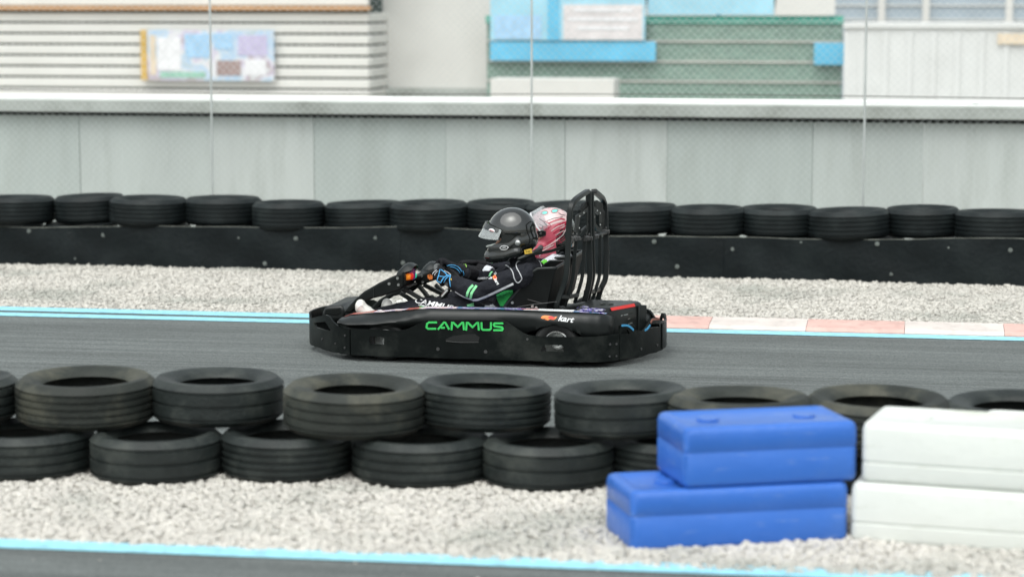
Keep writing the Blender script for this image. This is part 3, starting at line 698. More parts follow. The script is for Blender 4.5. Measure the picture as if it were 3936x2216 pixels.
# ------------------------------------------------------------------ the kart (kart frame: x to the rear, y across, z up)
kt = thing('racing_kart', 'black two-seat racing kart with green lettering on its side bumper', 'go-kart', KM, (0, .65, 0))
V3 = Vector
plan = catmull([(-1.212, .65), (-1.207, .50), (-1.183, .38), (-1.104, .265), (-1.008, .155), (-.912, .068), (-.827, .016), (-.74, 0), (-.4, -.004), (0, -.004), (.42, 0), (.54, .008), (.65, .05), (.74, .125), (.82, .25), (.885, .41), (.925, .55), (.93, .65)], 8) if False else \
       [Vector((p.x, p.y)) for p in catmull([(-1.212, .65, 0), (-1.207, .50, 0), (-1.183, .38, 0), (-1.104, .265, 0), (-1.008, .155, 0), (-.912, .068, 0), (-.827, .016, 0), (-.74, 0, 0), (-.4, -.004, 0), (0, -.004, 0), (.42, 0, 0), (.54, .008, 0), (.65, .05, 0), (.74, .125, 0), (.82, .25, 0), (.885, .41, 0), (.925, .55, 0), (.93, .65, 0)], 8)]
acc = [0]
for i in range(1, len(plan)): acc.append(acc[-1]+(plan[i]-plan[i-1]).length)
def at_s(s, off=0):
    s = max(0, min(acc[-1]-1e-6, s)); i = 0
    while acc[i+1] < s: i += 1
    t = (s-acc[i])/(acc[i+1]-acc[i]); p = plan[i].lerp(plan[i+1], t); d = (plan[i+1]-plan[i]).normalized()
    return p.x+d.y*off, p.y-d.x*off
def SZ(X, Y):            # pixel of the close view to (arc length, height) on the bumper sheet
    d = KIR @ ray(1150+X/1.7766, 680+Y/1.7766); best = None
    for i in range(len(plan)-1):
        a, b_ = plan[i], plan[i+1]; e = b_-a; det = d.x*(-e.y)+e.x*d.y
        if abs(det) < 1e-12: continue
        rx, ry = a.x-KC.x, a.y-KC.y
        t = (rx*(-e.y)+e.x*ry)/det; u = (d.x*ry-d.y*rx)/det
        if -0.001 <= u <= 1.001 and (best is None or t < best[0]): best = (t, acc[i]+u*(acc[i+1]-acc[i]), KC.z+d.z*t)
    if best is None: 
        return (0.0, KC.z+d.z*((.5-KC.y)/d.y)) if X < 1000 else (acc[-1], KC.z+d.z*((.6-KC.y)/d.y))
    return best[1], best[2]
def bumper(outer, holes=(), step=.035, off=0, th=.012):
    V2, F2 = tess([Vector(p) for p in outer], [[Vector(p) for p in h] for h in holes], step)
    V = []
    for p in V2: x, y = at_s(p.x, off); V.append(Vector((x, y, p.y)))
    return V, F2
pz = lambda L: [SZ(*q) for q in L]
def low(vf, k): return [Vector((p[0], p[1], .041+(p[2]-.041)*(1+(k-1)*min(1, max(0, (p[1]-.65)/.35))))) for p in vf[0]], vf[1]
# front corner piece: top edge and slot from the photo, carried round the nose
fr = pz([(345, 1038), (300, 1028), (262, 1010), (232, 985), (207, 948), (185, 940), (130, 952), (84, 967)])
s_end = pz([(352, 1040)])[0][0]; s0 = 0.0
front_poly = [(s0, .045), (s_end-.004, .041), (s_end-.004, fr[0][1])]+fr+[(fr[-1][0]-.06, .232), (s0, .225)]
slot = pz([(107, 998), (125, 991), (185, 987), (222, 1046), (200, 1048), (118, 1024)])
fb = bumper(front_poly, [slot])
o = obj('front_bumper', fb, SKT, kt, solid=.012, smooth=50); obj('front_bumper', low(mir(fb), .85), SKT, kt, solid=.012, smooth=50)
se2 = SZ(2182, 1100)[0]
side_top = pz([(400, 1036), (560, 1042), (690, 1048), (740, 1035), (800, 1008), (850, 986), (880, 976), (1000, 973), (1200, 974), (1380, 976), (1420, 990), (1470, 1022), (1520, 1058), (1560, 1076), (1620, 1086), (1750, 1090), (1900, 1091), (2040, 1088), (2110, 1080)])
side_poly = [(s_end+.004, .041), (se2, .043), (se2, SZ(2180, 1073)[1])]+side_top[::-1]+[(s_end+.004, side_top[0][1])]
win1 = pz([(487, 1086), (575, 1092), (582, 1100), (580, 1142), (485, 1138), (480, 1112)])
win2 = pz([(1680, 1143), (1795, 1146), (1806, 1160), (1806, 1190), (1652, 1188), (1658, 1165)])
sb = bumper(side_poly, [win1, win2])
side_b = obj('side_bumper', sb, SKT, kt, solid=.012, smooth=50); obj('side_bumper', low(mir(sb), .72), SKT, kt, solid=.012, smooth=50)
rt = [(2128, 1076), (2150, 1048), (2180, 1014), (2198, 1006), (2235, 1008), (2262, 1024), (2285, 1044), (2345, 1048), (2372, 1020), (2400, 970), (2420, 962), (2452, 962), (2466, 985)]
rtop = [(max(se2+.003, s), z) for s, z in pz(rt)]
h1 = pz([(2190, 1076), (2196, 1050), (2212, 1034), (2240, 1040), (2252, 1068)]); h2 = pz([(2388, 1030), (2400, 1002), (2448, 1000), (2456, 1020)])
rear_poly = [(se2+.003, .043), (acc[-1], .045), (acc[-1], .20)]+[(acc[-1]-.03, .20)]+rtop[::-1]
rear_poly = [(se2+.003, .043), (acc[-1], .045), (acc[-1], .205)]+rtop[::-1]
hp = bumper(rear_poly, [h1, h2], off=.0)
obj('rear_bumper', hp, SKT, kt, solid=.012, smooth=50); obj('rear_bumper', low(mir(hp), .80), SKT, kt, solid=.012, smooth=50)
# pressed recess and lower reinforcing strip in the side bumper
rec = pz([(1000, 1108), (1045, 1085), (1120, 1074), (1200, 1070), (1235, 1092), (1225, 1124), (1100, 1124), (1010, 1118)])
o = obj('handhold', bumper(rec, off=.0075, step=.02), mat('recess_black', (.006, .007, .007), .7), side_b, smooth=50, solid=.003)
obj('handhold_lip', tube([V3((*at_s(s, .009), z)) for s, z in pz([(1005, 1119), (1100, 1127), (1228, 1127)])], .002, 6), FRM, side_b)
# bolt heads
for (X, Y, r) in [(165, 1105, .006), (320, 1080, .007), (318, 1163, .007), (950, 1172, .010), (1275, 1190, .010), (1560, 1105, .007), (2118, 1140, .007), (2160, 1138, .007), (2115, 1222, .006), (2160, 1220, .006), (2328, 1172, .008), (2437, 1145, .008), (255, 1135, .005)]:
    s, z = SZ(X, Y); x, y = at_s(s, .006); x2, y2 = at_s(s, .011)
    obj('bolt', cyl((x, y, z), (x2-x, y2-y, 0), r, .005, 12), DSTEEL, kt)
# edge plate and tape on the rear hoops
TAPEB = mat('blue_tape', (.06, .30, .55), .5, var=.15); TAPER = mat('brown_red_tape', (.30, .12, .09), .6, var=.2)
for L, m_ in (([(2195, 1012), (2235, 1012), (2264, 1032), (2275, 1044)], TAPEB), ([(2352, 1044), (2368, 1036), (2388, 1010)], TAPEB), ([(2392, 995), (2406, 972), (2450, 968)], TAPER)):
    pts = [V3((*at_s(s, .009), z)) for s, z in pz(L)]
    obj('tape', bar(catmull(pts, 4), .003, .012), m_, kt)
s, z = SZ(2440, 1100)
obj('corner_plate', bumper([(acc[-1]-.11, .05), (acc[-1]-.01, .05), (acc[-1]-.01, .20), (acc[-1]-.11, .20)], off=.010), BLK, kt, solid=.004)

# side pods
def lerp_tab(tab, x):
    if x <= tab[0][0]: return tab[0][1:]
    for a, b_ in zip(tab, tab[1:]):
        if x <= b_[0]:
            t = (x-a[0])/(b_[0]-a[0]); t = t*t*(3-2*t) if len(a) > 9 else t
            return tuple(p+(q-p)*t for p, q in zip(a[1:], b_[1:]))
    return tab[-1][1:]
#        x     inner_y top_z  y_edge  sh_y  sh_z  mid_y  mid_z  bot_y  bot_z
zt = lambda X, Y, k=.05: P(X, Y, k).z
xx = lambda X, k=.03: P(X, 950, k).x
PT = []
for X, Yt, yedge, shy, Ysh, midy, Ymid, boty, Ybot, yin in [
    (250, 958, .15, .06, 985, .06, 1000, .12, 1020, .30),
    (330, 938, .15, .035, 1000, .035, 1016, .10, 1032, .31),
    (480, 925, .15, .020, 998, .022, 1016, .09, 1036, .31),
    (640, 915, .14, .015, 982, .018, 1004, .08, 1040, .30),
    (720, 908, .11, .012, 975, .016, 1000, .07, 1040, .28),
    (800, 902, .08, .016, 952, .018, 992, .05, 1030, .27),
    (900, 899, .05, .020, 930, .014, 985, .015, 1040, .26),
    (1100, 902, .05, .020, 928, .012, 985, .012, 1060, .26),
    (1320, 905, .05, .022, 930, .014, 985, .015, 1060, .26),
    (1430, 908, .055, .022, 936, .030, 1000, .03, 1060, .26),
    (1520, 911, .06, .024, 945, .045, 1020, .045, 1075, .26),
    (1600, 913, .055, .020, 950, .030, 1010, .035, 1056, .26),
    (1660, 916, .05, .016, 955, .012, 995, .014, 1028, .26),
    (1740, 919, .05, .014, 960, .006, 995, .008, 1012, .26),
    (1820, 922, .05, .014, 962, .008, 1005, .010, 1028, .26),
    (1880, 925, .05, .018, 965, .016, 1020, .018, 1062, .26),
    (1960, 929, .06, .028, 968, .028, 1040, .028, 1100, .26),
    (2040, 933, .075, .045, 972, .045, 1050, .045, 1100, .27),
    (2095, 940, .11, .08, 978, .08, 1050, .08, 1100, .28),
    (2118, 960, .16, .13, 990, .13, 1050, .13, 1100, .28)]:
    x = xx(X); PT.append((x, yin, zt(X, Yt, yedge), yedge, shy, zt(X, Ysh, shy), midy, zt(X, Ymid, midy), boty, zt(X, Ybot, boty)))
def pod():
    V = []; Fc = []; n = 0; x = PT[0][0]; xs = []
    while x <= PT[-1][0]+1e-6: xs.append(x); x += .012
    for x in xs:
        yin, ztp, ye, sy, sz, my, mz, by, bz = lerp_tab(PT, x)
        prof = [V3((x, yin, ztp-.03)), V3((x, (yin+ye)/2, ztp-.004)), V3((x, ye+.012, ztp)), V3((x, ye, ztp-.001)), V3((x, (ye*.55+sy*.45), ztp-(ztp-sz)*.30)), V3((x, sy, sz)), V3((x, sy*.5+my*.5-.002, sz*.5+mz*.5)), V3((x, my, mz)), V3((x, by, bz)), V3((x, by+.02, bz-.003)), V3((x, by+.03, bz+.02))]
        n = len(prof); V += prof
    for i in range(len(xs)-1):
        for j in range(n-1): Fc.append((i*n+j, (i+1)*n+j, (i+1)*n+j+1, i*n+j+1))
    Fc.append(tuple(range(n))); Fc.append(tuple(range((len(xs)-1)*n, len(xs)*n))[::-1])
    for q in range(3):
        V = smooth_v(V, Fc, .25)
    return V, Fc
def smooth_v(V, Fc, f):
    nb = [set() for _ in V]
    for q in Fc:
        if len(q) > 4: continue
        for i in range(len(q)): nb[q[i]].add(q[i-1]); nb[q[i-1]].add(q[i])
    return [v if len(nb[i]) < 4 else v.lerp(sum((V[k] for k in nb[i]), Vector())/len(nb[i]), f) for i, v in enumerate(V)]
pd = pod()
podo = obj('side_pod', pd, PODM, kt, smooth=70); obj('side_pod', low(mir(pd), .62), PODM, kt, smooth=70)
# coloured sticker strip lying on the pod's top edge
def strip(x0, x1, m_, par, yo=0, w_=.10, dz=.0015):
    V = []; Fc = []; k = max(2, int((x1-x0)/.02))
    for i in range(k+1):
        x = x0+(x1-x0)*i/k; yin, ztp, ye = lerp_tab(PT, x)[:3]
        for j in range(4): y = ye+.004+yo+w_*j/3; z = ztp+dz-(max(0, y-ye-.012))*.02; V.append(V3((x, y, z+.001)))
    for i in range(k):
        for j in range(3): Fc.append((i*4+j, (i+1)*4+j, (i+1)*4+j+1, i*4+j+1))
    return obj('sticker', (V, Fc), m_, par, smooth=60)
REDM = mat('faded_red_sticker', (.42, .12, .10), .4, var=.3, vscale=25)
WHS = print_mat('white_red_sticker', [(.72, .72, .74), (.55, .30, .30), (.75, .75, .76), (.16, .08, .30), (.7, .7, .72)], 22)
PUS = print_mat('purple_white_sticker', [(.06, .03, .22), (.10, .06, .35), (.60, .58, .70), (.05, .03, .18), (.05, .30, .38), (.12, .05, .30)], 26)
sc_ = [(260, 470, REDM), (470, 700, WHS), (700, 800, REDM), (800, 1060, WHS), (1060, 1520, PUS), (1520, 1860, WHT), (1860, 2080, PUS)]
for a, b_, m_ in sc_: strip(xx(a)+.001, xx(b_)-.001, m_, podo)
strip(xx(1500), xx(1620), REDP, podo, .035, .02, .003)
# lettering on the pod and bumper
LTR = {'C': [[(1, .90), (.24, .90), (.05, .72), (.0, .28), (.16, .10), (.92, .10)]], 'A': [[(0, .04), (.52, .90), (.66, .90), (1.02, .04)], [(.26, .26), (.62, .26)]],
       'M': [[(.0, .0), (.04, .92), (.14, .92), (.50, .40), (.84, .92), (.94, .92), (1, .0)]], 'U': [[(.02, 1), (.04, .24), (.18, .10), (.84, .10), (.97, .24), (.98, 1)]],
       'S': [[(1, .90), (.12, .90), (.04, .74), (.14, .56), (.86, .44), (.96, .26), (.88, .10), (.0, .10)]]}
tr_side = bvh((sb[0], sb[1])); tr_side = bvh(bumper(side_poly, off=.006))
def letters(tree, seq, wd, m_, par, off=.0035):
    for ch, xa, xb, yt, yb in seq:
        for st in LTR[ch]:
            vf = stroke(tree, [(xa+(xb-xa)*u+(.0), yb+(yt-yb)*v) for u, v in st], wd, off)
            obj('letter', vf, m_, par, smooth=60, solid=.003)
letters(tr_side, [('C', 870, 942, 986, 1040), ('A', 948, 1024, 987, 1042), ('M', 1041, 1126, 989, 1044), ('M', 1141, 1228, 990, 1046), ('U', 1244, 1312, 990, 1048), ('S', 1326, 1394, 992, 1050)], 13, LETG, side_b)
tr_pod = bvh(pd)
FL = [(1650, 962), (1658, 950), (1676, 945), (1700, 946), (1720, 950), (1742, 958), (1762, 952), (1752, 968), (1738, 975), (1712, 972), (1700, 978), (1676, 972), (1688, 966), (1664, 968)]
obj('flame_emblem', decal(tr_pod, FL, 5, .003), ORG, podo, smooth=60)
obj('flame_emblem', decal(tr_pod, [(1700, 956), (1724, 950), (1748, 962), (1736, 972), (1712, 968)], 4, .0045), REDP, podo, smooth=60)
obj('lettering', textdecal(tr_pod, 'kart', 1818, 970, 52, 7, .35, .004, 1.2, .025), WHT, podo, smooth=0)

# rear cover (battery box) with red stripe, slots, grille
cz = .335
cpl = [(.47, .12), (.62, .125), (.69, .19), (.74, .28), (.79, .40), (.825, .50), (.80, .56), (.47, .56)]
V = []; n = len(cpl); Fc = []
for z, i_ in ((.07, 0), (.255, 0), (.30, .004), (cz, .022)):
    cx_ = sum(p[0] for p in cpl)/n; cy_ = sum(p[1] for p in cpl)/n
    for p in cpl:
        d = Vector((p[0]-cx_, p[1]-cy_)); d = d*(1-i_/d.length); V.append(V3((cx_+d.x, cy_+d.y, z)))
for i in range(3):
    for j in range(n): Fc.append((i*n+j, i*n+(j+1) % n, (i+1)*n+(j+1) % n, (i+1)*n+j))
Fc.append(tuple(range(3*n, 4*n))); Fc.append(tuple(range(n))[::-1])
cov = obj('battery_cover', (V, Fc), PODM, kt, bevel=.016, seg=4, smooth=40)
def on_cover(u, z, off=.002):         # u along the face from near to far
    a, b_ = V3((.69, .19, 0)), V3((.79, .40, 0)); d = (b_-a); nrm = V3((d.y, -d.x, 0)).normalized(); p = a+d*u+nrm*off; return V3((p.x, p.y, z))
a_, b_ = P(2160, 884, .20), P(2302, 858, .41)
obj('red_stripe', prism([on_cover(-.02, .318, -.004), on_cover(1.02, .318, -.004), on_cover(1.02, .334, -.013), on_cover(-.02, .334, -.013)], on_cover(0, 0, .004)-on_cover(0, 0, 0)), REDP, cov, smooth=0)
for i in range(5):
    z = .278-.028*i; u0 = .18+.05*i; 
    obj('vent_slot', bar([on_cover(u0, z, .0008), on_cover(.88, z+.006, .0008)], .004, .009), DK, cov)
    if i in (0, 1, 2): obj('vent_insert', bar([on_cover(.35+.16*i, z+.0015, .002), on_cover(.66+.1*i, z+.003, .002)], .004, .006), STEEL, cov)
obj('side_trim', prism([V3((.80, .43, .10)), V3((.835, .50, .10)), V3((.835, .50, .315)), V3((.80, .43, .325))], (.012, -.004, 0)), FRM, kt, bevel=.005)
obj('vent_slot', bar([P(2060, 868, .30), P(2085, 864, .34)], .02, .003), DK, cov); obj('vent_slot', bar([P(2110, 868, .30), P(2140, 864, .34)], .02, .003), DK, cov)
for (X, Y) in [(2095, 1020), (2103, 1045), (2098, 1064)]:
    p = P(X, Y, .115); obj('bolt', cyl(p, (.5, -1, 0), .008, .012, 10), STEEL, kt)
# small stickered hump between pod and cover
obj('tank_lid', blend(merge(ellipsoid(P(2000, 905, .17), (.085, .07, .012)), ellipsoid(P(1950, 900, .2), (.05, .06, .015))), .006, 4), print_mat('lid_sticker', [(.06, .04, .2), (.5, .5, .5), (.10, .08, .3), (.03, .03, .04), (.45, .45, .42)], 30), kt, smooth=60)
# wheels
def wheel(cx, cy, cz_, r, wd, side, nm):
    h = wd/2; t = obj('wheel', lathe([(r*.52, -h*.75), (r*.62, -h*.9), (r*.82, -h*.98), (r*.95, -h*.8), (r, -h*.5), (r, h*.5), (r*.95, h*.8), (r*.82, h*.98), (r*.62, h*.9), (r*.52, h*.75)], (cx, cy, cz_), (0, 1, 0), 48), RUB, kt, smooth=60)
    obj('rim', merge(lathe([(r*.55, -h*.8), (r*.5, -h*.86), (r*.46, -h*.6), (r*.3, -h*.2), (r*.18, -h*.5), (r*.12, -h*.55), (r*.12, h*.4), (r*.5, h*.6), (r*.55, h*.8)], (cx, cy, cz_), (0, side, 0), 40), cyl((cx, cy-side*h*.55, cz_), (0, -side, 0), .014, .03, 12)), STEEL, t, smooth=40)
for sd_, yy in ((1, .115), (-1, 1.185)):
    wheel(.385, yy+sd_*.0, .135, .135, .16, sd_, 'rear'); wheel(-.635, yy, .122, .122, .12, sd_, 'front')
obj('rear_axle', cyl((.385, .1, .135), (0, 1, 0), .02, 1.1, 16), DSTEEL, kt)
# chassis: floor tray, rails, cross members
obj('floor_tray', box((-.12, .65, .068), (1.62, 1.16, .02)), BLK, kt, bevel=.006)  # real floor tray, widened so less light reaches the ground beneath
rails = merge(*[tube([(-1.1, y, .08), (-.9, y, .085), (.3, y-.03*s_, .085), (.78, y-.05*s_, .10)], .016, 12) for y, s_ in ((.34, 1), (.96, -1))], *[tube([(x, .10, .09), (x, 1.20, .09)], .014, 10) for x in (-.8, -.3, .15, .62)])
obj('chassis_frame', rails, FRM, kt)
obj('rear_deck', merge(box((.62, .90, .13), (.34, .56, .10)), box((.40, .65, .15), (.10, .8, .10)), box((.12, .65, .13), (.5, .06, .12))), BLK, kt, bevel=.02)
obj('front_deck', merge(box((-.88, .60, .13), (.28, .65, .06))), BLK, kt, bevel=.02)
# nose cone
a = P(145, 945, .50); b2 = P(308, 925, .50)
nose = [(150, 950), (160, 918), (176, 886), (200, 880), (285, 874), (298, 886), (312, 930), (300, 975), (150, 985)]
nv = [P(X, Y, .42) for X, Y in nose]
obj('nose_cone', prism(nv, (0, .46, 0)), PODM, kt, bevel=.022, seg=4, smooth=45)
obj('nose_grille', prism([P(X, Y, .417) for X, Y in [(178, 905), (270, 893), (285, 925), (262, 940), (180, 935)]], (0, -.004, 0)), BLK, kt, bevel=.003)
# seats
def seat(yc, lbl):
    V = []; Fc = []; hw = .185
    lev = [(1395, 895, 1690, 890), (1440, 840, 1700, 840), (1500, 768, 1718, 760), (1560, 695, 1735, 690), (1600, 645, 1748, 640), (1632, 624, 1756, 618)]
    st = []
    for xa, ya, xb, yb in lev:
        a = P(xa, ya, .18); b_ = P(xb, yb, .20); st.append((a.x, a.z, b_.x, b_.z))
    st = [(-.30, .105, .02, .10), (-.20, .14, .12, .11), (-.08, .22, .22, .18)]+st
    m_ = 21
    for fx, fz, bx, bz in st:
        for j in range(m_):
            u = -1+2*j/(m_-1); q = min(1, max(0, (1-abs(u))/.42)); q = q*q*(3-2*q)          # 0 at the wing edge, 1 across the back
            x = fx+(bx-fx)*q; z = fz+(bz-fz)*q-.0; y = yc+hw*(1.0 if abs(u) > .58 else abs(u)/.58)**.55*math.copysign(1, u) if abs(u) > 1e-6 else yc
            V.append(V3((x, y+.012*math.copysign(1, u)*(1-q), z)))
    for i in range(len(st)-1):
        for j in range(m_-1): Fc.append((i*m_+j, i*m_+j+1, (i+1)*m_+j+1, (i+1)*m_+j))
    o_ = obj('seat', (V, Fc), SEATM, kt, smooth=60, solid=.012)
    rim = [V[i*m_] for i in range(len(st))]+[V[(len(st)-1)*m_+j] for j in range(1, m_-1)]+[V[i*m_+m_-1] for i in range(len(st)-1, -1, -1)]
    obj('seat_edge', tube(rim, .009, 8), FRM, o_, smooth=60)
    return o_
s1 = seat(.36, 'near'); s2 = seat(.94, 'far')
obj('seat_bracket', prism([P(X, Y, .165) for X, Y in [(1465, 838), (1520, 848), (1570, 862), (1568, 888), (1475, 888)]], (0, .008, 0)), FRM, kt, bevel=.003)
for (X, Y, k) in [(1458, 856, .16), (1595, 880, .15), (1620, 889, .14)]: obj('bolt', cyl(P(X, Y, k), (0, -1, 0), .008, .012, 12), STEEL, kt)
obj('seat_stay', merge(tube([P(1490, 888, .13), P(1600, 868, .13), P(1700, 858, .13)], .003, 6), tube([P(1560, 835, .13), P(1660, 862, .13), P(1760, 850, .13)], .002, 6)), FRM, kt)

# high backrest guard: two mirrored halves of flat bar
gd = obj('guard_frame', merge(
    *[bar(catmull([Pq(*q) for q in L], 5), .026, .032, up=(1, 0, .1)) for L in [
        [(1165, 1400, .24), (1230, 1200, .23), (1285, 1040, .22), (1305, 800, .22), (1318, 500, .22), (1330, 300, .22), (1350, 210, .23), (1390, 150, .28), (1450, 100, .38), (1535, 45, .56)],
        [(1650, 1330, .98), (1690, 1180, .98), (1745, 1050, .99), (1755, 800, 1.0), (1748, 500, 1.0), (1740, 250, 1.0), (1722, 160, .98), (1690, 110, .90), (1610, 42, .69)],
        [(1500, 1320, .60), (1545, 1150, .60), (1566, 1000, .60), (1562, 800, .60), (1552, 500, .60), (1548, 200, .60), (1546, 45, .60)],
        [(1530, 1310, .665), (1572, 1140, .665), (1596, 1000, .665), (1592, 800, .665), (1585, 500, .665), (1580, 200, .665), (1580, 38, .665)]]]), FRM, kt, bevel=.004, smooth=40)
for L in [[(1270, 1380, .34), (1330, 1190, .33), (1372, 1010, .33), (1385, 800, .33), (1402, 640, .33), (1400, 540, .33)],
          [(1385, 1340, .46), (1440, 1170, .45), (1478, 1010, .45), (1490, 800, .45), (1500, 640, .45), (1505, 560, .45)],
          [(1592, 1310, .80), (1640, 1150, .80), (1672, 1020, .81), (1680, 800, .81), (1678, 600, .81), (1676, 540, .81)]]:
    obj('guard_bar', bar(catmull([Pq(*q) for q in L], 5), .010, .021, up=(1, 0, .1)), FRM, gd, bevel=.003, smooth=40)
def plate(L, holes, ky, th=.008):
    """head plate: flat pressed plate with openings, drawn in its own plane"""
    n0 = [Pq(X, Y, ky(X)) for X, Y in L]
    V2, F2 = tess([Vector((X/100, Y/100)) for X, Y in L], [[Vector((X/100, Y/100)) for X, Y in h] for h in holes], .3)
    return [Pq(p.x*100, p.y*100, ky(p.x*100)) for p in V2], F2
kl = lambda X: .22+(X-1330)/(1555-1330)*.38; kr = lambda X: .665+(X-1590)/(1745-1590)*.33
obj('head_plate', plate([(1400, 330), (1540, 222), (1548, 480), (1520, 560), (1430, 585), (1385, 520)], [[(1445, 345), (1520, 290), (1522, 440), (1450, 500), (1432, 450)]], kl), FRM, gd, solid=.008, smooth=40)
obj('head_plate', plate([(1596, 215), (1660, 262), (1690, 292), (1700, 520), (1640, 500), (1598, 420)], [[(1620, 290), (1662, 320), (1668, 470), (1625, 420)]], kr), FRM, gd, solid=.008, smooth=40)
obj('head_pad', plate([(1440, 262), (1500, 175), (1530, 160), (1534, 226), (1440, 300)], [], lambda X: kl(X)+.02), BLK, gd, solid=.012)
obj('head_pad', plate([(1612, 160), (1640, 150), (1700, 185), (1730, 300), (1720, 480), (1680, 500), (1670, 300), (1612, 225)], [], lambda X: kr(X)+.01), BLK, gd, solid=.012)
for (X, Y) in [(1490, 295), (1442, 332), (1438, 470), (1645, 270), (1680, 298), (1682, 432), (1610, 345)]:
    obj('bolt', cyl(Pq(X, Y, (kl if X < 1560 else kr)(X)-.006), (.2, -1, .1), .005, .008, 10), STEEL, gd)
for L in [[(1345, 600, .24), (1430, 598, .36), (1545, 585, .58)], [(1598, 580, .68), (1680, 545, .82), (1765, 520, 1.0)]]:
    pts = [Pq(*q) for q in L]; obj('cross_bar', tube(pts, .010, 10), FRM, gd)
for (X, Y, k) in [(1355, 598, .24), (1400, 590, .33), (1505, 590, .46), (1545, 590, .58), (1615, 570, .70), (1740, 515, .98)]:
    p = Pq(X, Y, k); obj('clamp', merge(cyl(p+V3((0, -.022, 0)), (0, 1, 0), .017, .044, 14), box(p+V3((.012, 0, 0)), (.03, .02, .022)), cyl(p+V3((.005, -.01, .012)), (.2, -.2, 1), .006, .02, 8)), DSTEEL, gd, bevel=.002)
for L in [[(1225, 1270, .23), (1310, 1275, .33), (1430, 1245, .45)], [(1500, 1215, .60), (1590, 1210, .72), (1690, 1175, .98)]]:
    obj('cross_bar', bar([Pq(*q) for q in L], .012, .024, up=(0, 0, 1)), FRM, gd, bevel=.003)
obj('guard_brace', bar([Pq(1430, 590, .40), Pq(1520, 480, .44)], .012, .03), FRM, gd, bevel=.003)
obj('guard_foot', merge(tube([P(1760, 890, .24), P(1780, 900, .3), P(2035, 850, .98)], .016, 10)), FRM, gd)

# front fairing: two arched arms, dash between them, twin hoods
ARM = [(300, 928), (330, 890), (380, 835), (440, 782), (505, 745), (540, 724), (600, 696), (660, 668), (705, 650), (716, 690), (712, 748), (690, 770), (640, 790), (560, 816), (505, 828), (440, 858), (390, 895), (350, 930)]
def arm(L, ky, th):
    V2, F2 = tess([Vector((X/100, Y/100)) for X, Y in L], (), 2.0)
    n = len(L); A = [P(X, Y, ky) for X, Y in L]
    return prism(A, (0, th, 0))
a1 = obj('fairing_arm', arm(ARM, .30, .07), BLK, kt, bevel=.012, seg=3, smooth=40)
ARM2 = [(462, 922), (500, 880), (545, 838), (600, 800), (660, 770), (720, 752), (790, 730), (792, 690), (830, 668), (880, 645), (930, 622), (940, 640), (938, 700), (880, 722), (820, 745), (770, 785), (700, 800), (640, 815), (590, 850), (540, 895), (510, 925)]
a2 = obj('fairing_arm', arm(ARM2, .66, .06), BLK, kt, bevel=.010, seg=3, smooth=40)
for (X, Y) in [(615, 728), (672, 690), (679, 735)]: obj('bolt', cyl(P(X, Y, .30), (0, -1, 0), .0085, .006, 14), STEEL, a1)
for (X, Y) in [(838, 675), (845, 717)]: obj('bolt', cyl(P(X, Y, .66), (0, -1, 0), .008, .006, 14), STEEL, a2)
obj('panel_edge', bar([P(507, 762, .299), P(506, 826, .299)], .006, .004), FRM, a1)
obj('flame_emblem', prism([P(X, Y, .658) for X, Y in [(878, 690), (876, 672), (884, 664), (888, 684), (894, 660), (900, 678), (906, 664), (912, 682), (908, 700), (898, 696), (892, 704), (886, 694)]], (0, -.002, 0)), ORG, a2, smooth=0)
# dash between the arms facing the drivers
dA, dB = P(708, 655, .37), P(712, 760, .37)
dash = prism([P(640, 680, .37), P(706, 652, .37), P(716, 690, .37), P(714, 752, .37), P(650, 785, .37)], (0, .30, 0))
dsh = obj('dash_panel', dash, BLK, kt, bevel=.008, smooth=40)
def dashp(u, v): return V3((P(718, 700, .37).x+.004, .38+.26*u, P(718, 700, .37).z+v))
for u, v, r, m_, L_ in [(.04, .012, .018, LIGHTO, .022), (.16, .010, .020, LIGHTR, .03), (.46, .008, .018, LIGHTR, .02), (.66, .0, .015, LIGHTG, .02)]:
    p = dashp(u, v); obj('warning_lamp' if m_ is not LIGHTG else 'start_button', merge(cyl(p, (1, 0, .2), r, L_, 20), ellipsoid(p+V3((L_, 0, L_*.2)), (r*.5, r, r))), m_, dsh, smooth=50)
p = dashp(.30, .028); obj('emblem_disc', cyl(p+V3((.022, 0, 0)), (1, -.1, .15), .036, .006, 30), MAG, dsh, bevel=.002)
obj('emblem_ring', lathe([(.036, -.003), (.039, 0), (.036, .004), (.033, .0)], p+V3((.026, 0, 0)), (1, -.1, .15), 30), PURP, dsh)
obj('lamp_bracket', box(dashp(.35, -.045), (.05, .2, .014)), FRM, dsh, bevel=.003)
def hood(X0, Y0, X1, Y1, ky, kd):
    V = []; Fc = []; a = P(X0, Y0, ky); b_ = P(X1, Y1, ky); L_ = b_.x-a.x; m_ = 9; n = 11
    for i in range(m_):
        t = i/(m_-1); 
        for j in range(n):
            u = -1+2*j/(n-1); V.append(V3((a.x+L_*t, ky+kd*u, a.z+(b_.z-a.z)*t+math.sqrt(max(0, 1-u*u))*.048*math.sin(math.pi*min(1, .12+t*.75))+.012*t)))
    for i in range(m_-1):
        for j in range(n-1): Fc.append((i*n+j, i*n+j+1, (i+1)*n+j+1, (i+1)*n+j))
    return V, Fc
obj('dash_hood', hood(690, 658, 795, 640, .44, .085), FRM, kt, smooth=60, solid=.006)
obj('dash_hood', hood(850, 648, 945, 628, .92, .085), FRM, kt, smooth=60, solid=.006)
obj('fairing_crossbeam', bar(catmull([P(690, 672, .37), P(740, 668, .5), P(800, 690, .64), P(900, 640, .9), P(950, 620, 1.02)], 5), .05, .035), BLK, kt, bevel=.008, smooth=40)
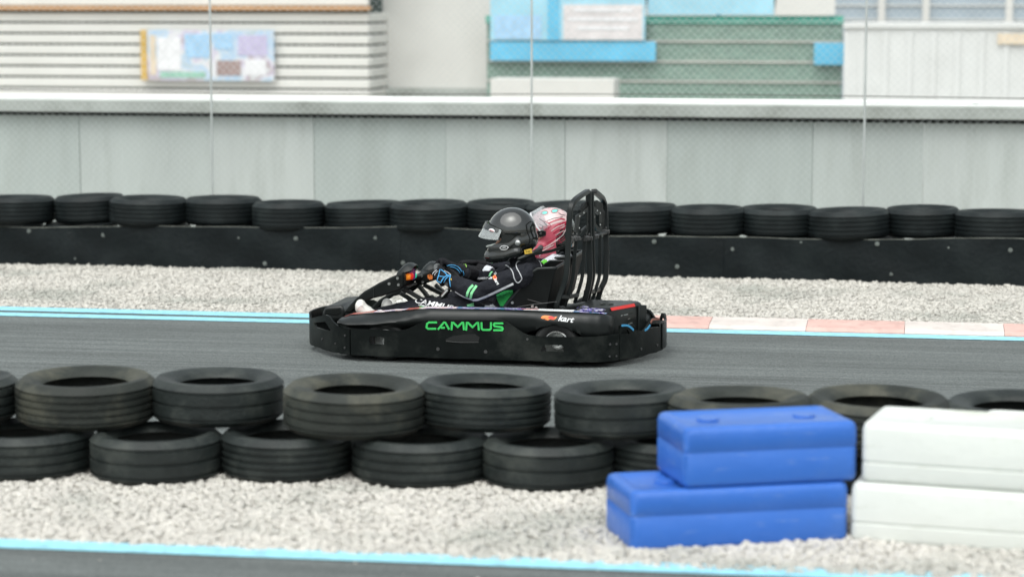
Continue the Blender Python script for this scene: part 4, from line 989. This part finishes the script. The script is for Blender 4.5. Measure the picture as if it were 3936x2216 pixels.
for q in ([(715, 762, .40), (800, 812, .42), (885, 862, .42)], [(820, 745, .62), (850, 780, .60), (905, 850, .55)], [(850, 735, .80), (930, 775, .78), (1010, 815, .78)], [(930, 735, .9), (990, 790, .88), (1060, 860, .86)], [(690, 790, .60), (760, 835, .60), (820, 880, .58)]):
    obj('strut', bar([P(*z_) for z_ in q], .018, .026), FRM, kt, bevel=.003)
obj('pedal_box', prism([P(X, Y, .50) for X, Y in [(862, 818), (898, 808), (955, 862), (930, 880)]], (0, .05, 0)), BLK, kt, bevel=.004)
def steering(dy, s_on):
    d0 = V3((0, dy, -.07*(dy > 0))); cw = P(1064, 722, .40)+d0; low = P(950, 850, .40)+d0; ax = (cw-low).normalized()
    u = V3((0, 1, 0)); v = ax.cross(u).normalized()
    if v.x > 0: v = -v
    ring = [cw+(u*math.cos(t)*.150+v*math.sin(t)*.150*(1 if math.sin(t) > 0 else .8)) for t in [2*math.pi*i/40 for i in range(40)]]
    o_ = obj('steering_wheel', tube(ring, .0135, 12, closed=True), mat('grey_grip', (.10, .105, .105), .55, var=.2) if s_on else MATS['grey_grip'], kt, smooth=60)
    obj('wheel_spokes', merge(*[bar([cw-ax*.008, cw-ax*.004+(u*math.cos(t)+v*math.sin(t))*.14], .03, .005, up=ax) for t in (R(0), R(180), R(-90))], cyl(cw-ax*.015, ax, .035, .02, 20)), BLK, o_, bevel=.002)
    obj('steering_column', tube([low, cw-ax*.01], .011, 12), FRM, kt)
    obj('column_collar', cyl(low+ax*.04, ax, .015, .055, 14), STEEL, kt)
    return cw, ax, u, v
WA = steering(0, True); WB = steering(.55, False)
# ------------------------------------------------------------------ people
def helmet_parts(c, tilt, yaw=0, sc=1.0):
    Mx = Matrix.Translation(c) @ Matrix.Rotation(yaw, 4, 'Z') @ Matrix.Rotation(tilt, 4, 'Y') @ Matrix.Scale(sc, 4)
    shell = merge(ellipsoid((.002, 0, .008), (.150, .128, .142)), ellipsoid((.015, 0, -.055), (.138, .118, .095)),
        chain([V3((.03, .095, -.115)), V3((-.05, .088, -.122)), V3((-.118, .062, -.118)), V3((-.156, .024, -.114)), V3((-.156, -.024, -.114)), V3((-.118, -.062, -.118)), V3((-.05, -.088, -.122)), V3((.03, -.095, -.115))], [.034, .038, .040, .041, .041, .040, .038, .034]),
        chain([V3((-.05, .080, -.075)), V3((-.118, .054, -.066)), V3((-.148, 0, -.066)), V3((-.118, -.054, -.066)), V3((-.05, -.080, -.075))], [.040, .036, .034, .036, .040]),
        ellipsoid((-.01, 0, -.075), (.128, .114, .075)), ellipsoid((-.045, 0, -.105), (.092, .092, .055)),
        *[chain([V3((.04, s_*.080, -.06)), V3((-.03, s_*.080, -.085)), V3((-.075, s_*.068, -.10))], [.046, .044, .042]) for s_ in (1, -1)])
    shell = blend(shell, .006, 26, .5)
    # cut the cavity and the eye port
    port = prism([V3((-.30, -.2, -.040)), V3((-.30, -.2, .050)), V3((-.112, -.2, .040)), V3((-.052, -.2, .012)), V3((-.042, -.2, -.022)), V3((-.058, -.2, -.036)), V3((-.115, -.2, -.048))], (0, .4, 0))
    shell = evaluated(shell, [('BOOLEAN', dict(operation='DIFFERENCE', solver='EXACT', cut=ellipsoid((-.004, 0, -.02), (.128, .104, .118)))),
        ('BOOLEAN', dict(operation='DIFFERENCE', solver='EXACT', cut=prism([V3((.09*math.cos(t)-.005, .088*math.sin(t), -.22)) for t in [2*math.pi*i/28 for i in range(28)]], (0, 0, .2)))),
        ('BOOLEAN', dict(operation='DIFFERENCE', solver='EXACT', cut=port))])
    return Mx, shell
def xf(M, vf): return [M @ Vector(p) for p in vf[0]], vf[1]
def vis_sheet(z0, z1, r0, r1, rot, a=78, ny=26, nz=7, z0b=None):
    V = []; Fc = []; Rm = Matrix.Rotation(rot, 4, 'Y')
    for i in range(nz):
        t = i/(nz-1)
        for j in range(ny):
            u = -1+2*j/(ny-1); th = R(a)*u; k = 1-abs(u)**3*.35
            z = (z0+(z1-z0)*t)*k; rr = r0+(r1-r0)*t
            V.append(Rm @ V3((-math.cos(th)*(rr*1.10), math.sin(th)*rr*.93, z)))
    for i in range(nz-1):
        for j in range(ny-1): Fc.append((i*ny+j, i*ny+j+1, (i+1)*ny+j+1, (i+1)*ny+j))
    return V, Fc
def head(M, par):
    hd = blend(merge(ellipsoid((0, 0, .01), (.098, .076, .108)), ellipsoid((-.045, 0, -.055), (.052, .056, .062)), 
        capsule((-.098, 0, -.012), .010, (-.116, 0, -.036), .0135), ellipsoid((-.097, .0, -.072), (.014, .024, .007)), ellipsoid((-.097, .0, -.084), (.013, .022, .008)), capsule((-.085, .03, .016), .012, (-.085, -.03, .016), .012)), .005, 3)
    o = obj('face', xf(M, hd), SKIN, par, smooth=60)
    for s_ in (1, -1):
        e = obj('eye', xf(M, ellipsoid((-.088, s_*.03, -.001), (.012, .0135, .010))), WHT, o)
        obj('pupil', xf(M, ellipsoid((-.0985, s_*.03, -.001), (.003, .0055, .0055))), BLK, e)
    obj('balaclava', xf(M, blend(merge(ellipsoid((.012, 0, .012), (.100, .082, .112)), ellipsoid((-.025, 0, -.085), (.070, .068, .05)), capsule((.01, 0, -.08), .060, (.04, 0, -.17), .062)), .007, 4)), CLOTH, o, smooth=60)
    return o
# hand wrapped round a rim: rim point c, tangent t, radial n (away from hub), w toward the driver
def hand(c, t, n, w_, wrist, m, par, flip=1, nm='glove', k=1.06):
    Rr = .0285; t = Vector(t)*k; kk_ = k; c = Vector(c); parts = []
    def q(ph, off, r=Rr): return c+t*off+(n*math.cos(ph)+w_*math.sin(ph))*r
    kn = c+n*.020+w_*.030                                   # knuckle line centre
    offs = [(.036, .0100, 215), (.0125, .0108, 235), (-.0115, .0104, 225), (-.034, .0092, 200)]
    for i, (o_, r, sweep) in enumerate(offs):
        a0 = 48; st = [a0, a0-sweep*.34, a0-sweep*.66, a0-sweep]
        pts = [q(R(a0+8), o_, Rr+.003)]+[q(R(a), o_*(1-.05*k), Rr+(.006, .002, .0, .0)[k]) for k, a in enumerate(st)]
        r = r*kk_; parts.append(chain(pts[1:], [r*1.12, r*1.05, r*.95, r*.82]))
        root = q(R(64), o_, Rr+.002); back = kn.lerp(wrist, .38)+t*o_*.72
        parts.append(capsule(root, r*1.25, back, r*1.45))
    pm = kn.lerp(wrist, .52)
    parts.append(chain([kn+t*.022, pm+t*.014, wrist], [.017, .020, .027])); parts.append(chain([kn-t*.022, pm-t*.016, wrist], [.016, .020, .027]))
    th0 = kn.lerp(wrist, .55)+t*flip*.028; parts.append(chain([th0, q(R(100), flip*.048, .034), q(R(160), flip*.046, .026), q(R(215), flip*.030, .026)], [.016, .0135, .012, .010]))
    g_ = blend(merge(*parts), .0042, 3, .5)
    return g_
def cloth_bulge(vf, amp=.0062, sc=11, seed=0):
    V = []
    me = bpy.data.meshes.new('x'); me.from_pydata([tuple(p) for p in vf[0]], [], vf[1]); me.update()
    nr = [Vector(v.normal) for v in me.vertices]; bpy.data.meshes.remove(me)
    for p, n_ in zip(vf[0], nr):
        q = Vector((p.x*sc+seed, p.y*sc, p.z*sc*.8)); a = noise.noise(q)+.5*noise.noise(q*2.3)
        rdg = (1-abs(noise.noise(Vector((p.x*sc*1.6, p.y*sc*.7, p.z*sc*1.6+5+seed)))*2.2))
        V.append(p+n_*(a*amp+max(0, rdg)*amp*.9-amp*.5))
    return V, vf[1]
# joints, near driver
NY = .36
def body(pts_torso, arms, legs, voxel=.0075):
    return cloth_bulge(blend(merge(*(pts_torso+arms+legs)), voxel, 7, .5))
cw, ax, wu, wv = WA
def rimpt(W_, ang): return W_[0]+(W_[2]*math.cos(ang)*.150+W_[3]*math.sin(ang)*.150), (W_[2]*math.cos(ang)+W_[3]*math.sin(ang)).normalized()
# near (left) hand and far (right) hand of the near driver
hl = P(985, 672, .27); hr = P(1062, 622, .46)
def place_hand(W_, ang):
    c, n_ = rimpt(W_, ang); t = W_[1].cross(n_).normalized(); return c, t, n_
import math as _m
la_c, la_t, la_n = place_hand(WA, R(152)); ra_c, ra_t, ra_n = place_hand(WA, R(55))
sL = P(1530, 672, .185); eL = P(1225, 792, .15); wL = P(1062, 722, .245)
sR = P(1480, 640, .54); eR = P(1330, 705, .62); wR = P(1160, 660, .50)
pel = V3((.03, NY, .205)); 
hipL, hipR = V3((.02, .27, .20)), V3((.02, .45, .20))
kL = P(1075, 880, .25); aL = P(700, 935, .27); kR = P(850, 888, .44); aR = P(520, 935, .34)
torso = [ellipsoid((.04, NY, .22), (.125, .17, .12)), capsule((.05, NY-.06, .26), .115, (.125, NY-.07, .44), .112), capsule((.05, NY+.06, .26), .115, (.125, NY+.07, .44), .112),
    capsule(sL+V3((.01, .025, .0)), .070, sR+V3((.04, -.02, .0)), .070), capsule((.17, NY-.07, .50), .085, (.17, NY+.07, .50), .085), capsule((.14, NY, .52), .070, (.105, NY, .60), .060)]
arms = [chain([sL, sL.lerp(eL, .5)+V3((0, -.008, .0)), eL], [.072, .064, .054]), chain([eL, eL.lerp(wL, .45)+V3((0, -.004, -.004)), wL], [.058, .057, .042]),
    chain([sR, eR], [.066, .052]), chain([eR, eR.lerp(wR, .5), wR], [.050, .046, .036])]
legs = [chain([hipL, hipL.lerp(kL, .5), kL], [.095, .080, .060]), chain([kL, kL.lerp(aL, .35), aL], [.060, .052, .036]), chain([hipR, kR], [.092, .058]), chain([kR, kR.lerp(aR, .35), aR], [.058, .052, .036])]
nb = body(torso, arms, legs)
pn = thing('person', 'driver in black suit and glossy black helmet gripping the wheel in the near seat', 'person', KM, (.05, NY, .08))
bo = obj('body', nb, CLOTH, pn, smooth=70)
tb = bvh(nb)
# far driver
FY = .93
sL2 = P(1735, 560, .77); sL2 = V3((sL2.x, .775, sL2.z-.035)); hL2c, hL2t, hL2n = place_hand(WB, R(135)); hR2c, hR2t, hR2n = place_hand(WB, R(50))
wL2 = P(1235, 640, .80); eL2 = V3(((sL2.x+wL2.x)/2+.03, .73, .40)); sR2 = V3((sL2.x, 1.09, sL2.z)); wR2 = wL2+V3((0, .28, .01)); eR2 = V3((eL2.x, 1.14, .40))
t2 = [ellipsoid((.06, FY, .22), (.125, .17, .12)), capsule((.08, FY-.06, .26), .11, (.19, FY-.07, .42), .108), capsule((.08, FY+.06, .26), .11, (.19, FY+.07, .42), .108),
    capsule(sL2+V3((0, .02, 0)), .062, sR2+V3((0, -.02, 0)), .062), capsule((.22, FY, .48), .07, (.20, FY, .57), .058)]
hp1, hp2 = V3((.04, FY-.09, .20)), V3((.04, FY+.09, .20)); k1, k2 = V3((-.33, FY-.10, .30)), V3((-.33, FY+.10, .30)); f1, f2 = P(690, 905, .80), P(650, 900, 1.02)
f1 = V3((-.68, .86, .17)); f2 = V3((-.68, 1.04, .17))
ar2 = [chain([sL2, eL2], [.062, .048]), chain([eL2, wL2], [.048, .034]), chain([sR2, eR2], [.062, .048]), chain([eR2, wR2], [.048, .034])]
lg2 = [chain([hp1, k1], [.09, .058]), chain([k1, f1], [.055, .036]), chain([hp2, k2], [.09, .058]), chain([k2, f2], [.055, .036])]
fbd = body(t2, ar2, lg2)
pf = thing('person', 'passenger in white and green suit and pink striped helmet in the far seat', 'person', KM, (.07, FY, .08))
fmi = [(1 if sum(fbd[0][k].z for k in q)/len(q) > .452 and sum(fbd[0][k].x for k in q)/len(q) > .10 else 0) for q in fbd[1]]
fbo = obj('body', (fbd[0], fbd[1], fmi), [CLOTH, CLOTHB], pf, smooth=70)
tb2 = bvh(fbd)
# ---- near driver's helmet
hc = P(1452, 378, NY)
M1, sh = helmet_parts(hc, R(-13), R(-2), .985)
sh1 = xf(M1, sh); hel = obj('helmet', sh1, HBLK, pn, smooth=40)
th = bvh(sh1); head(M1 @ Matrix.Translation(V3((.01, 0, -.02))), pn)
vr = R(24)
obj('visor', xf(M1, vis_sheet(-.060, .030, .176, .148, vr)), VIS, hel, smooth=60, solid=.0025)
obj('visor_band', xf(M1, vis_sheet(-.002, .034, .162, .152, vr, 72)), mat('dark_visor_band', (.03, .035, .035), .25, coat=.5), hel, smooth=60, solid=.0015)
for s_ in (1, -1):
    hz = M1 @ V3((-.062, s_*.1235, -.002)); hn = (M1.to_3x3() @ V3((-.25, s_, .05))).normalized()
    p_ = obj('visor_pivot', merge(lathe([(.019, 0), (.021, .006), (.015, .009), (.012, .006), (.012, .0)], hz-hn*.004, hn, 24), cyl(hz, hn, .009, .010, 16)), FRM, hel, smooth=40)
    obj('visor_arm', bar([hz+hn*.004, M1 @ V3((-.10, s_*.108, -.022))], .004, .016), FRM, hel, bevel=.002)
    a_ = M1 @ V3((.052, s_*.112, -.062)); obj('helmet_anchor', merge(cyl(a_, (M1.to_3x3() @ V3((.1, s_, -.1))), .0165, .014, 20), ellipsoid(a_+(M1.to_3x3() @ V3((.1, s_, -.1)))*.014, (.0165, .005, .0165))), STEEL, hel, smooth=40)
rim_ = [(1262, 478), (1258, 470), (1290, 456), (1320, 448), (1345, 444)]
obj('port_trim', piping(th, [(1263, 470), (1290, 462), (1320, 455), (1345, 446)], .0028), FRM, hel)
# badges
def oval(cx, cy, rx, ry, n=28, ang=0): 
    c_, s_ = math.cos(R(ang)), math.sin(R(ang)); return [(cx+rx*math.cos(2*math.pi*i/n)*c_-ry*math.sin(2*math.pi*i/n)*s_, cy+rx*math.cos(2*math.pi*i/n)*s_+ry*math.sin(2*math.pi*i/n)*c_) for i in range(n)]
vb = bvh(xf(M1, vis_sheet(-.002, .034, .164, .154, vr, 72)), sh1)
obj('badge', decal(vb, oval(1315, 367, 21, 15, ang=12), 5, .002), WHT, hel); obj('badge_lettering', textdecal(vb, 'BELL', 1315, 367, 14, 12, 0, .0035, 1.15), REDP, hel, smooth=0)
def ring_decal(tree, cx, cy, rx, ry, wd, m_, par, ang=0, nm='emblem_ring'):
    L = oval(cx, cy, rx, ry, 36, ang); L.append(L[0]); obj(nm, stroke(tree, L, wd, .0015), m_, par)
obj('emblem', merge(stroke(th, [(1370, 484), (1382, 472), (1400, 468), (1418, 472), (1430, 480)], 3.2, .0015), stroke(th, [(1370, 484), (1382, 494), (1400, 497), (1416, 493), (1430, 480)], 3.2, .0015)), WHT, hel)
obj('emblem_lettering', textdecal(th, 'HP7', 1400, 483, 14, 0, 0, .002), WHT, hel, smooth=0)
# yellow and steel harness tag, strap
obj('strap', stroke(bvh(sh1, nb), [(1400, 556), (1440, 545), (1500, 530), (1560, 515)], 12, .004, .06), FRM, hel)
obj('head_support', blend(chain([P(1500, 560, .24), P(1600, 520, .27), P(1640, 500, .36), P(1650, 480, .45)], [.012, .016, .018, .016]), .005, 2), FRM, pn, smooth=60)
obj('tether', bar([P(1600, 528, .25), P(1720, 505, .27), P(1835, 470, .30)], .006, .018), BLK, pn)
tg = prism([P(X, Y, .235) for X, Y in [(1535, 500), (1585, 487), (1592, 520), (1540, 528)]], (0, .006, 0)); go = obj('tag', tg, YEL, pn, bevel=.001)
obj('tag_lettering', textdecal(bvh(tg), 'FIA', 1562, 510, 20, -8, 0, .001), BLK, go, smooth=0)
# ---- suit details on the near driver
suit = [('piping', piping(tb, [(1362, 612), (1385, 600), (1415, 604), (1440, 622), (1458, 650), (1468, 690), (1482, 715), (1497, 721), (1512, 708), (1520, 690), (1505, 655), (1488, 625), (1482, 600), (1490, 580), (1515, 566), (1540, 556)], .0032), PIPE),
        ('piping', piping(tb, [(1655, 612), (1645, 585), (1628, 560), (1610, 545)], .0028), PIPE)]
for n_, vf, m_ in suit: obj(n_, vf, m_, bo, smooth=60)
obj('arm_stripe', stroke(tb, [(1462, 728), (1400, 757), (1330, 790), (1270, 818), (1220, 836), (1185, 840)], 15, .002), PIPE, bo, smooth=60)
obj('arm_stripe', stroke(tb, [(1185, 838), (1140, 825), (1100, 805), (1065, 782)], 7, .002), PIPE, bo, smooth=60)
obj('elbow_band', stroke(tb, [(1188, 738), (1165, 760), (1150, 790), (1145, 818)], 17, .002), LGRN, bo, smooth=60)
obj('elbow_band', stroke(tb, [(1212, 742), (1195, 765), (1178, 792), (1170, 828)], 17, .003), LGRN, bo, smooth=60)
obj('side_panel', decal(tb, [(1345, 800), (1400, 775), (1455, 768), (1462, 790), (1430, 830), (1395, 880), (1375, 880), (1355, 840)], 6, .005), GRN, bo, smooth=60)
obj('flame_emblem', decal(tb, [(1320, 682), (1328, 672), (1340, 668), (1352, 690), (1348, 702), (1334, 706), (1326, 696)], 4, .002), ORG, bo)
obj('flame_emblem', decal(tb, [(1330, 680), (1340, 676), (1347, 690), (1338, 698)], 4, .0035), REDP, bo)
obj('lettering', merge(textdecal(tb, 'kart', 1348, 712, 28, 60, .2, .003, 1, .03)), WHT, bo, smooth=0)
obj('lettering', textdecal(tb, 'SJ', 1340, 658, 22, 40, .2, .003, 1, .03), WHT, bo, smooth=0)
obj('shoulder_patch', stroke(tb, [(1322, 640), (1305, 660), (1298, 680)], 12, .002), LGRN, bo)
obj('sleeve_stripe', stroke(tb, [(1185, 688), (1230, 692), (1290, 690), (1318, 688)], 14, .002, .05), PIPE, bo)
obj('waist_flap', decal(tb, [(1262, 892), (1282, 850), (1300, 845), (1345, 888)], 6, .003), CLOTHB, bo)
# leg lettering and patches
obj('leg_lettering', textdecal(tb, 'CAMMUS', 915, 868, 46, 11, .25, .004, 1.4, .015), WHT, bo, smooth=0)
obj('leg_lettering', textdecal(tb, 'WORLD RACING TEAM', 900, 889, 13, 10, .1, .004, 1.3, .02), WHT, bo, smooth=0)
obj('knee_patch', decal(tb, oval(845, 898, 35, 15), 5, .003), GRN, bo)
obj('knee_patch', decal(tb, [(1145, 872), (1190, 858), (1195, 884), (1150, 884)], 5, .003), LGRN, bo)
# shoes
def shoe(toe, heel, nm, par, m_=SHOE, up=.055):
    toe, heel = V3(toe), V3(heel); d = (toe-heel).normalized()
    vf = blend(merge(chain([heel, heel.lerp(toe, .55), toe], [.038, .040, .038]), capsule(heel, .038, heel+V3((.01, 0, .035)), .038), ellipsoid(toe+d*.005+V3((0, 0, .008)), (.034, .042, .044))), .006, 6)
    o_ = obj(nm, vf, m_, par, smooth=60); return o_, vf
st1 = P(425, 890, .30); o_, v1 = shoe(st1+V3((0, 0, -.005)), st1+V3((.10, .02, -.085)), 'shoe', pn)
st2 = P(603, 890, .40); shoe(st2, st2+V3((.09, .0, -.085)), 'shoe', pn)
obj('toe_seam', piping(bvh(v1), [(398, 905), (412, 885), (428, 880), (446, 900)], .0015), PIPE, o_)
ex1 = stroke(bvh(merge(v1, v1)), [(420, 925), (424, 905)], 3, .001)
# far driver's feet and white shin guard
shoe(V3((-.74, .84, .21)), V3((-.66, .85, .13)), 'shoe', pf); shoe(V3((-.74, 1.03, .21)), V3((-.66, 1.04, .13)), 'shoe', pf)
obj('shin_guard', blend(chain([P(625, 848, .62), P(650, 870, .62), P(700, 905, .62)], [.018, .020, .020]), .005, 3), SHOE, pf, smooth=60)
# ---- gloves
gl = hand(la_c, la_t, la_n, ax, wL, GLV, pn, flip=-1, k=1.14); glo = obj('glove', gl, GLV, pn, smooth=60)
gr = hand(ra_c, ra_t, ra_n, ax, wR, GLV, pn, flip=1); gro = obj('glove', gr, GLV, pn, smooth=60)
cuffL = merge(lathe([(.037, -.03), (.043, -.028), (.045, .0), (.042, .03), (.036, .032)], wL+(eL-wL).normalized()*.012, (eL-wL), 28, closed=False)); 
co = obj('glove_cuff', cuffL, GLV, glo, smooth=60)
cr_ = lathe([(.036, -.03), (.042, -.028), (.044, .0), (.040, .03), (.034, .032)], wR+(eR-wR).normalized()*.012, (eR-wR), 28, closed=False); obj('glove_cuff', cr_, GLV, gro, smooth=60)
tg1 = bvh(gl, cuffL)
for L, r_, m_ in [([(962, 630), (951, 677), (939, 713)], .0028, BLU), ([(969, 632), (998, 655), (1012, 670), (1034, 673)], .0028, BLU), ([(949, 675), (987, 680)], .0024, BLU), ([(1019, 670), (991, 684), (969, 716)], .0036, BLU), ([(1030, 673), (1005, 690), (985, 722)], .0026, BLU),
        ([(1034, 670), (1028, 698), (1030, 725), (1034, 748)], .0030, BLU), ([(940, 709), (969, 722)], .0024, BLU), ([(940, 634), (915, 655), (908, 684)], .0026, PIPE), ([(950, 640), (932, 655), (925, 672)], .0022, PIPE), ([(990, 640), (1015, 652), (1035, 668)], .0026, PIPE), ([(920, 690), (930, 702), (925, 715)], .0022, PIPE), ([(930, 725), (945, 735), (960, 738)], .0022, PIPE)]:
    vf = piping(tg1, L, r_, True)
    if vf[0]: obj('glove_piping', vf, m_, glo)
vf = decal(tg1, [(1030, 698), (1059, 677), (1096, 693), (1055, 714)], 4, .003)
if vf[0]: obj('wrist_patch', vf, YEL, glo)
tg2 = bvh(gr, cr_)
for L in [[(1010, 605), (1040, 600), (1070, 606), (1095, 622), (1110, 645)], [(1030, 612), (1060, 618), (1085, 635), (1100, 655)], [(1118, 640), (1125, 660), (1122, 675)]]:
    vf = piping(tg2, L, .0022, True)
    if vf[0]: obj('glove_piping', vf, BLU, gro)
g3 = hand(hL2c, hL2t, hL2n, WB[1], wL2, GLV, pf, flip=-1); g3o = obj('glove', g3, GLV, pf, smooth=60)
g4 = hand(hR2c, hR2t, hR2n, WB[1], wR2, GLV, pf, flip=1); g4o = obj('glove', g4, GLV, pf, smooth=60)
cf3 = lathe([(.034, -.03), (.040, -.028), (.042, .0), (.038, .03), (.032, .032)], wL2+(eL2-wL2).normalized()*.01, (eL2-wL2), 28, closed=False); obj('glove_cuff', cf3, GLV, g3o, smooth=60)
tg3 = bvh(g3, cf3)
YGR = mat('yellow_green_trim', (.35, .70, .12), .5)
for L in [[(1130, 590), (1140, 605), (1146, 632)], [(1125, 596), (1135, 592)]]:
    vf = piping(tg3, L, .0022, True)
    if vf[0]: obj('glove_piping', vf, YGR, g3o)
# ---- far driver's helmet
hc2 = P(1722, 372, FY)
M2, shb = helmet_parts(hc2, R(-2), R(2), .99)
sh2 = xf(M2, shb); MI2 = M2.inverted(); mi = []
for q in sh2[1]:
    c_ = MI2 @ (sum((sh2[0][k] for k in q), Vector())/len(q)); top = c_.z > .055-.15*min(0, c_.x+.05)
    back = c_.x > .045+.9*(c_.z+.02)*.0 and c_.x*1.0+(-c_.z)*.75 > .062
    mi.append(1 if (c_.z > .050+c_.x*.2) else (2 if back else 0))
hel2 = obj('helmet', (sh2[0], sh2[1], mi), [HPNK, HPAL, HBLK], pf, smooth=40)
th2 = bvh(sh2); head(M2 @ Matrix.Translation(V3((-.002, 0, -.015))), pf)
obj('visor', xf(M2, vis_sheet(-.052, .030, .149, .150, R(62))), mat('thin_clear_visor', (.86, .88, .9), .08, trans=.88, ior=1.15, var=0), hel2, smooth=60, solid=.0025)
obj('visor_band', xf(M2, vis_sheet(-.058, -.046, .150, .150, R(62), 76)), mat('pale_visor_edge', (.6, .6, .62), .3), hel2, smooth=60, solid=.002)
for s_ in (1, -1):
    hz = M2 @ V3((-.045, s_*.118, -.002)); hn = (M2.to_3x3() @ V3((-.15, s_, .05))).normalized()
    obj('visor_pivot', merge(prism([hz+(M2.to_3x3() @ V3((x, 0, z))) for x, z in [(-.075, -.012), (-.03, .018), (.010, .026), (.034, .014), (.030, -.010), (.0, -.020), (-.05, -.03)]], hn*.012), cyl(hz+hn*.010, hn, .008, .006, 14)), HBLK, hel2, bevel=.003, smooth=40)
for L, wd in [([(1700, 318), (1740, 300), (1790, 285), (1815, 292)], 10), ([(1712, 330), (1750, 312), (1800, 300)], 7), ([(1740, 345), (1775, 325), (1815, 310)], 9), ([(1770, 360), (1795, 345), (1820, 330)], 7)]:
    vf = stroke(th2, L, wd, .0015); obj('helmet_stripe', vf, HRED if wd > 8 else HPAL, hel2)
for L, m_, wd in [([(1830, 300), (1825, 350), (1800, 395), (1760, 430), (1700, 470), (1640, 495)], HPAL, 7), ([(1822, 300), (1812, 350), (1785, 390), (1745, 422), (1690, 455)], HRED, 6), ([(1640, 540), (1660, 505), (1720, 470)], WHT, 4), ([(1600, 510), (1640, 490), (1690, 470)], HRED, 5)]:
    obj('helmet_stripe', stroke(th2, L, wd, .0018), m_, hel2)
for cx_, cy_ in [(1676, 245), (1745, 232)]:
    obj('oval_print', decal(th2, oval(cx_, cy_, 21, 10, 24, -8), 4, .0018), TEAL, hel2)
    obj('oval_outline', stroke(th2, oval(cx_, cy_, 23, 12, 24, -8)+[(cx_+23, cy_-3)], 3, .002), HPAL if False else HRED, hel2)
for L in [[(1790, 225), (1815, 232), (1830, 245)], [(1700, 212), (1730, 207), (1760, 210)]]:
    obj('helmet_scroll', stroke(th2, L, 3, .002), HPNK, hel2)
for L in [[(1760, 440), (1790, 425), (1812, 405)], [(1765, 455), (1795, 440), (1818, 420)], [(1775, 432), (1790, 452)]]:
    obj('helmet_lettering', stroke(th2, L, 4, .002), HRED, hel2)
# suit of the far driver: green shoulder, dark panel, sleeve
obj('shoulder_patch', decal(tb2, [(1650, 568), (1672, 560), (1692, 568), (1712, 615), (1662, 618)], 5, .002), mat('bright_green_cloth', (.12, .55, .04), .75, var=.15), fbo)
for L, wd, m_ in [([(1690, 300), (1740, 282), (1800, 272)], 4, DRKP), ([(1640, 320), (1665, 335), (1655, 365), (1680, 380)], 5, DRKP), ([(1660, 300), (1700, 312), (1720, 335), (1700, 350)], 6, HRED), ([(1640, 285), (1665, 300), (1690, 330)], 7, DRKP),
        ([(1720, 370), (1760, 340), (1812, 322)], 6, HPAL), ([(1735, 385), (1775, 358), (1818, 345)], 7, HRED), ([(1750, 398), (1785, 375), (1812, 365)], 5, HPAL), ([(1770, 245), (1790, 258), (1815, 262)], 4, DRKP), ([(1760, 222), (1785, 214), (1810, 222)], 3, TEAL), ([(1640, 515), (1690, 490), (1740, 462)], 6, HPAL), ([(1600, 530), (1640, 525), (1680, 505)], 5, DRKP)]:
    vf = stroke(th2, L, wd, .0019)
    if vf[0]: obj('helmet_stripe', vf, m_, hel2)
obj('collar', blend(merge(*[capsule(M2 @ V3((-.045*math.cos(t)+.02, .06*math.sin(t), -.165)), .016, M2 @ V3((-.045*math.cos(t+.5)+.02, .06*math.sin(t+.5), -.165)), .016) for t in [i*.5 for i in range(13)]]), .006, 2), CLOTH, fbo, smooth=60)
obj('sleeve_panel', decal(tb2, [(1250, 622), (1290, 625), (1330, 640), (1330, 670), (1250, 655)], 6, .002), CLOTH, fbo)

obj('white_cuff', lathe([(.038, -.022), (.045, -.02), (.046, .0), (.044, .022), (.038, .024)], wL2+(eL2-wL2).normalized()*.055, (eL2-wL2), 28, closed=False), CLOTHB, g3o, smooth=60)
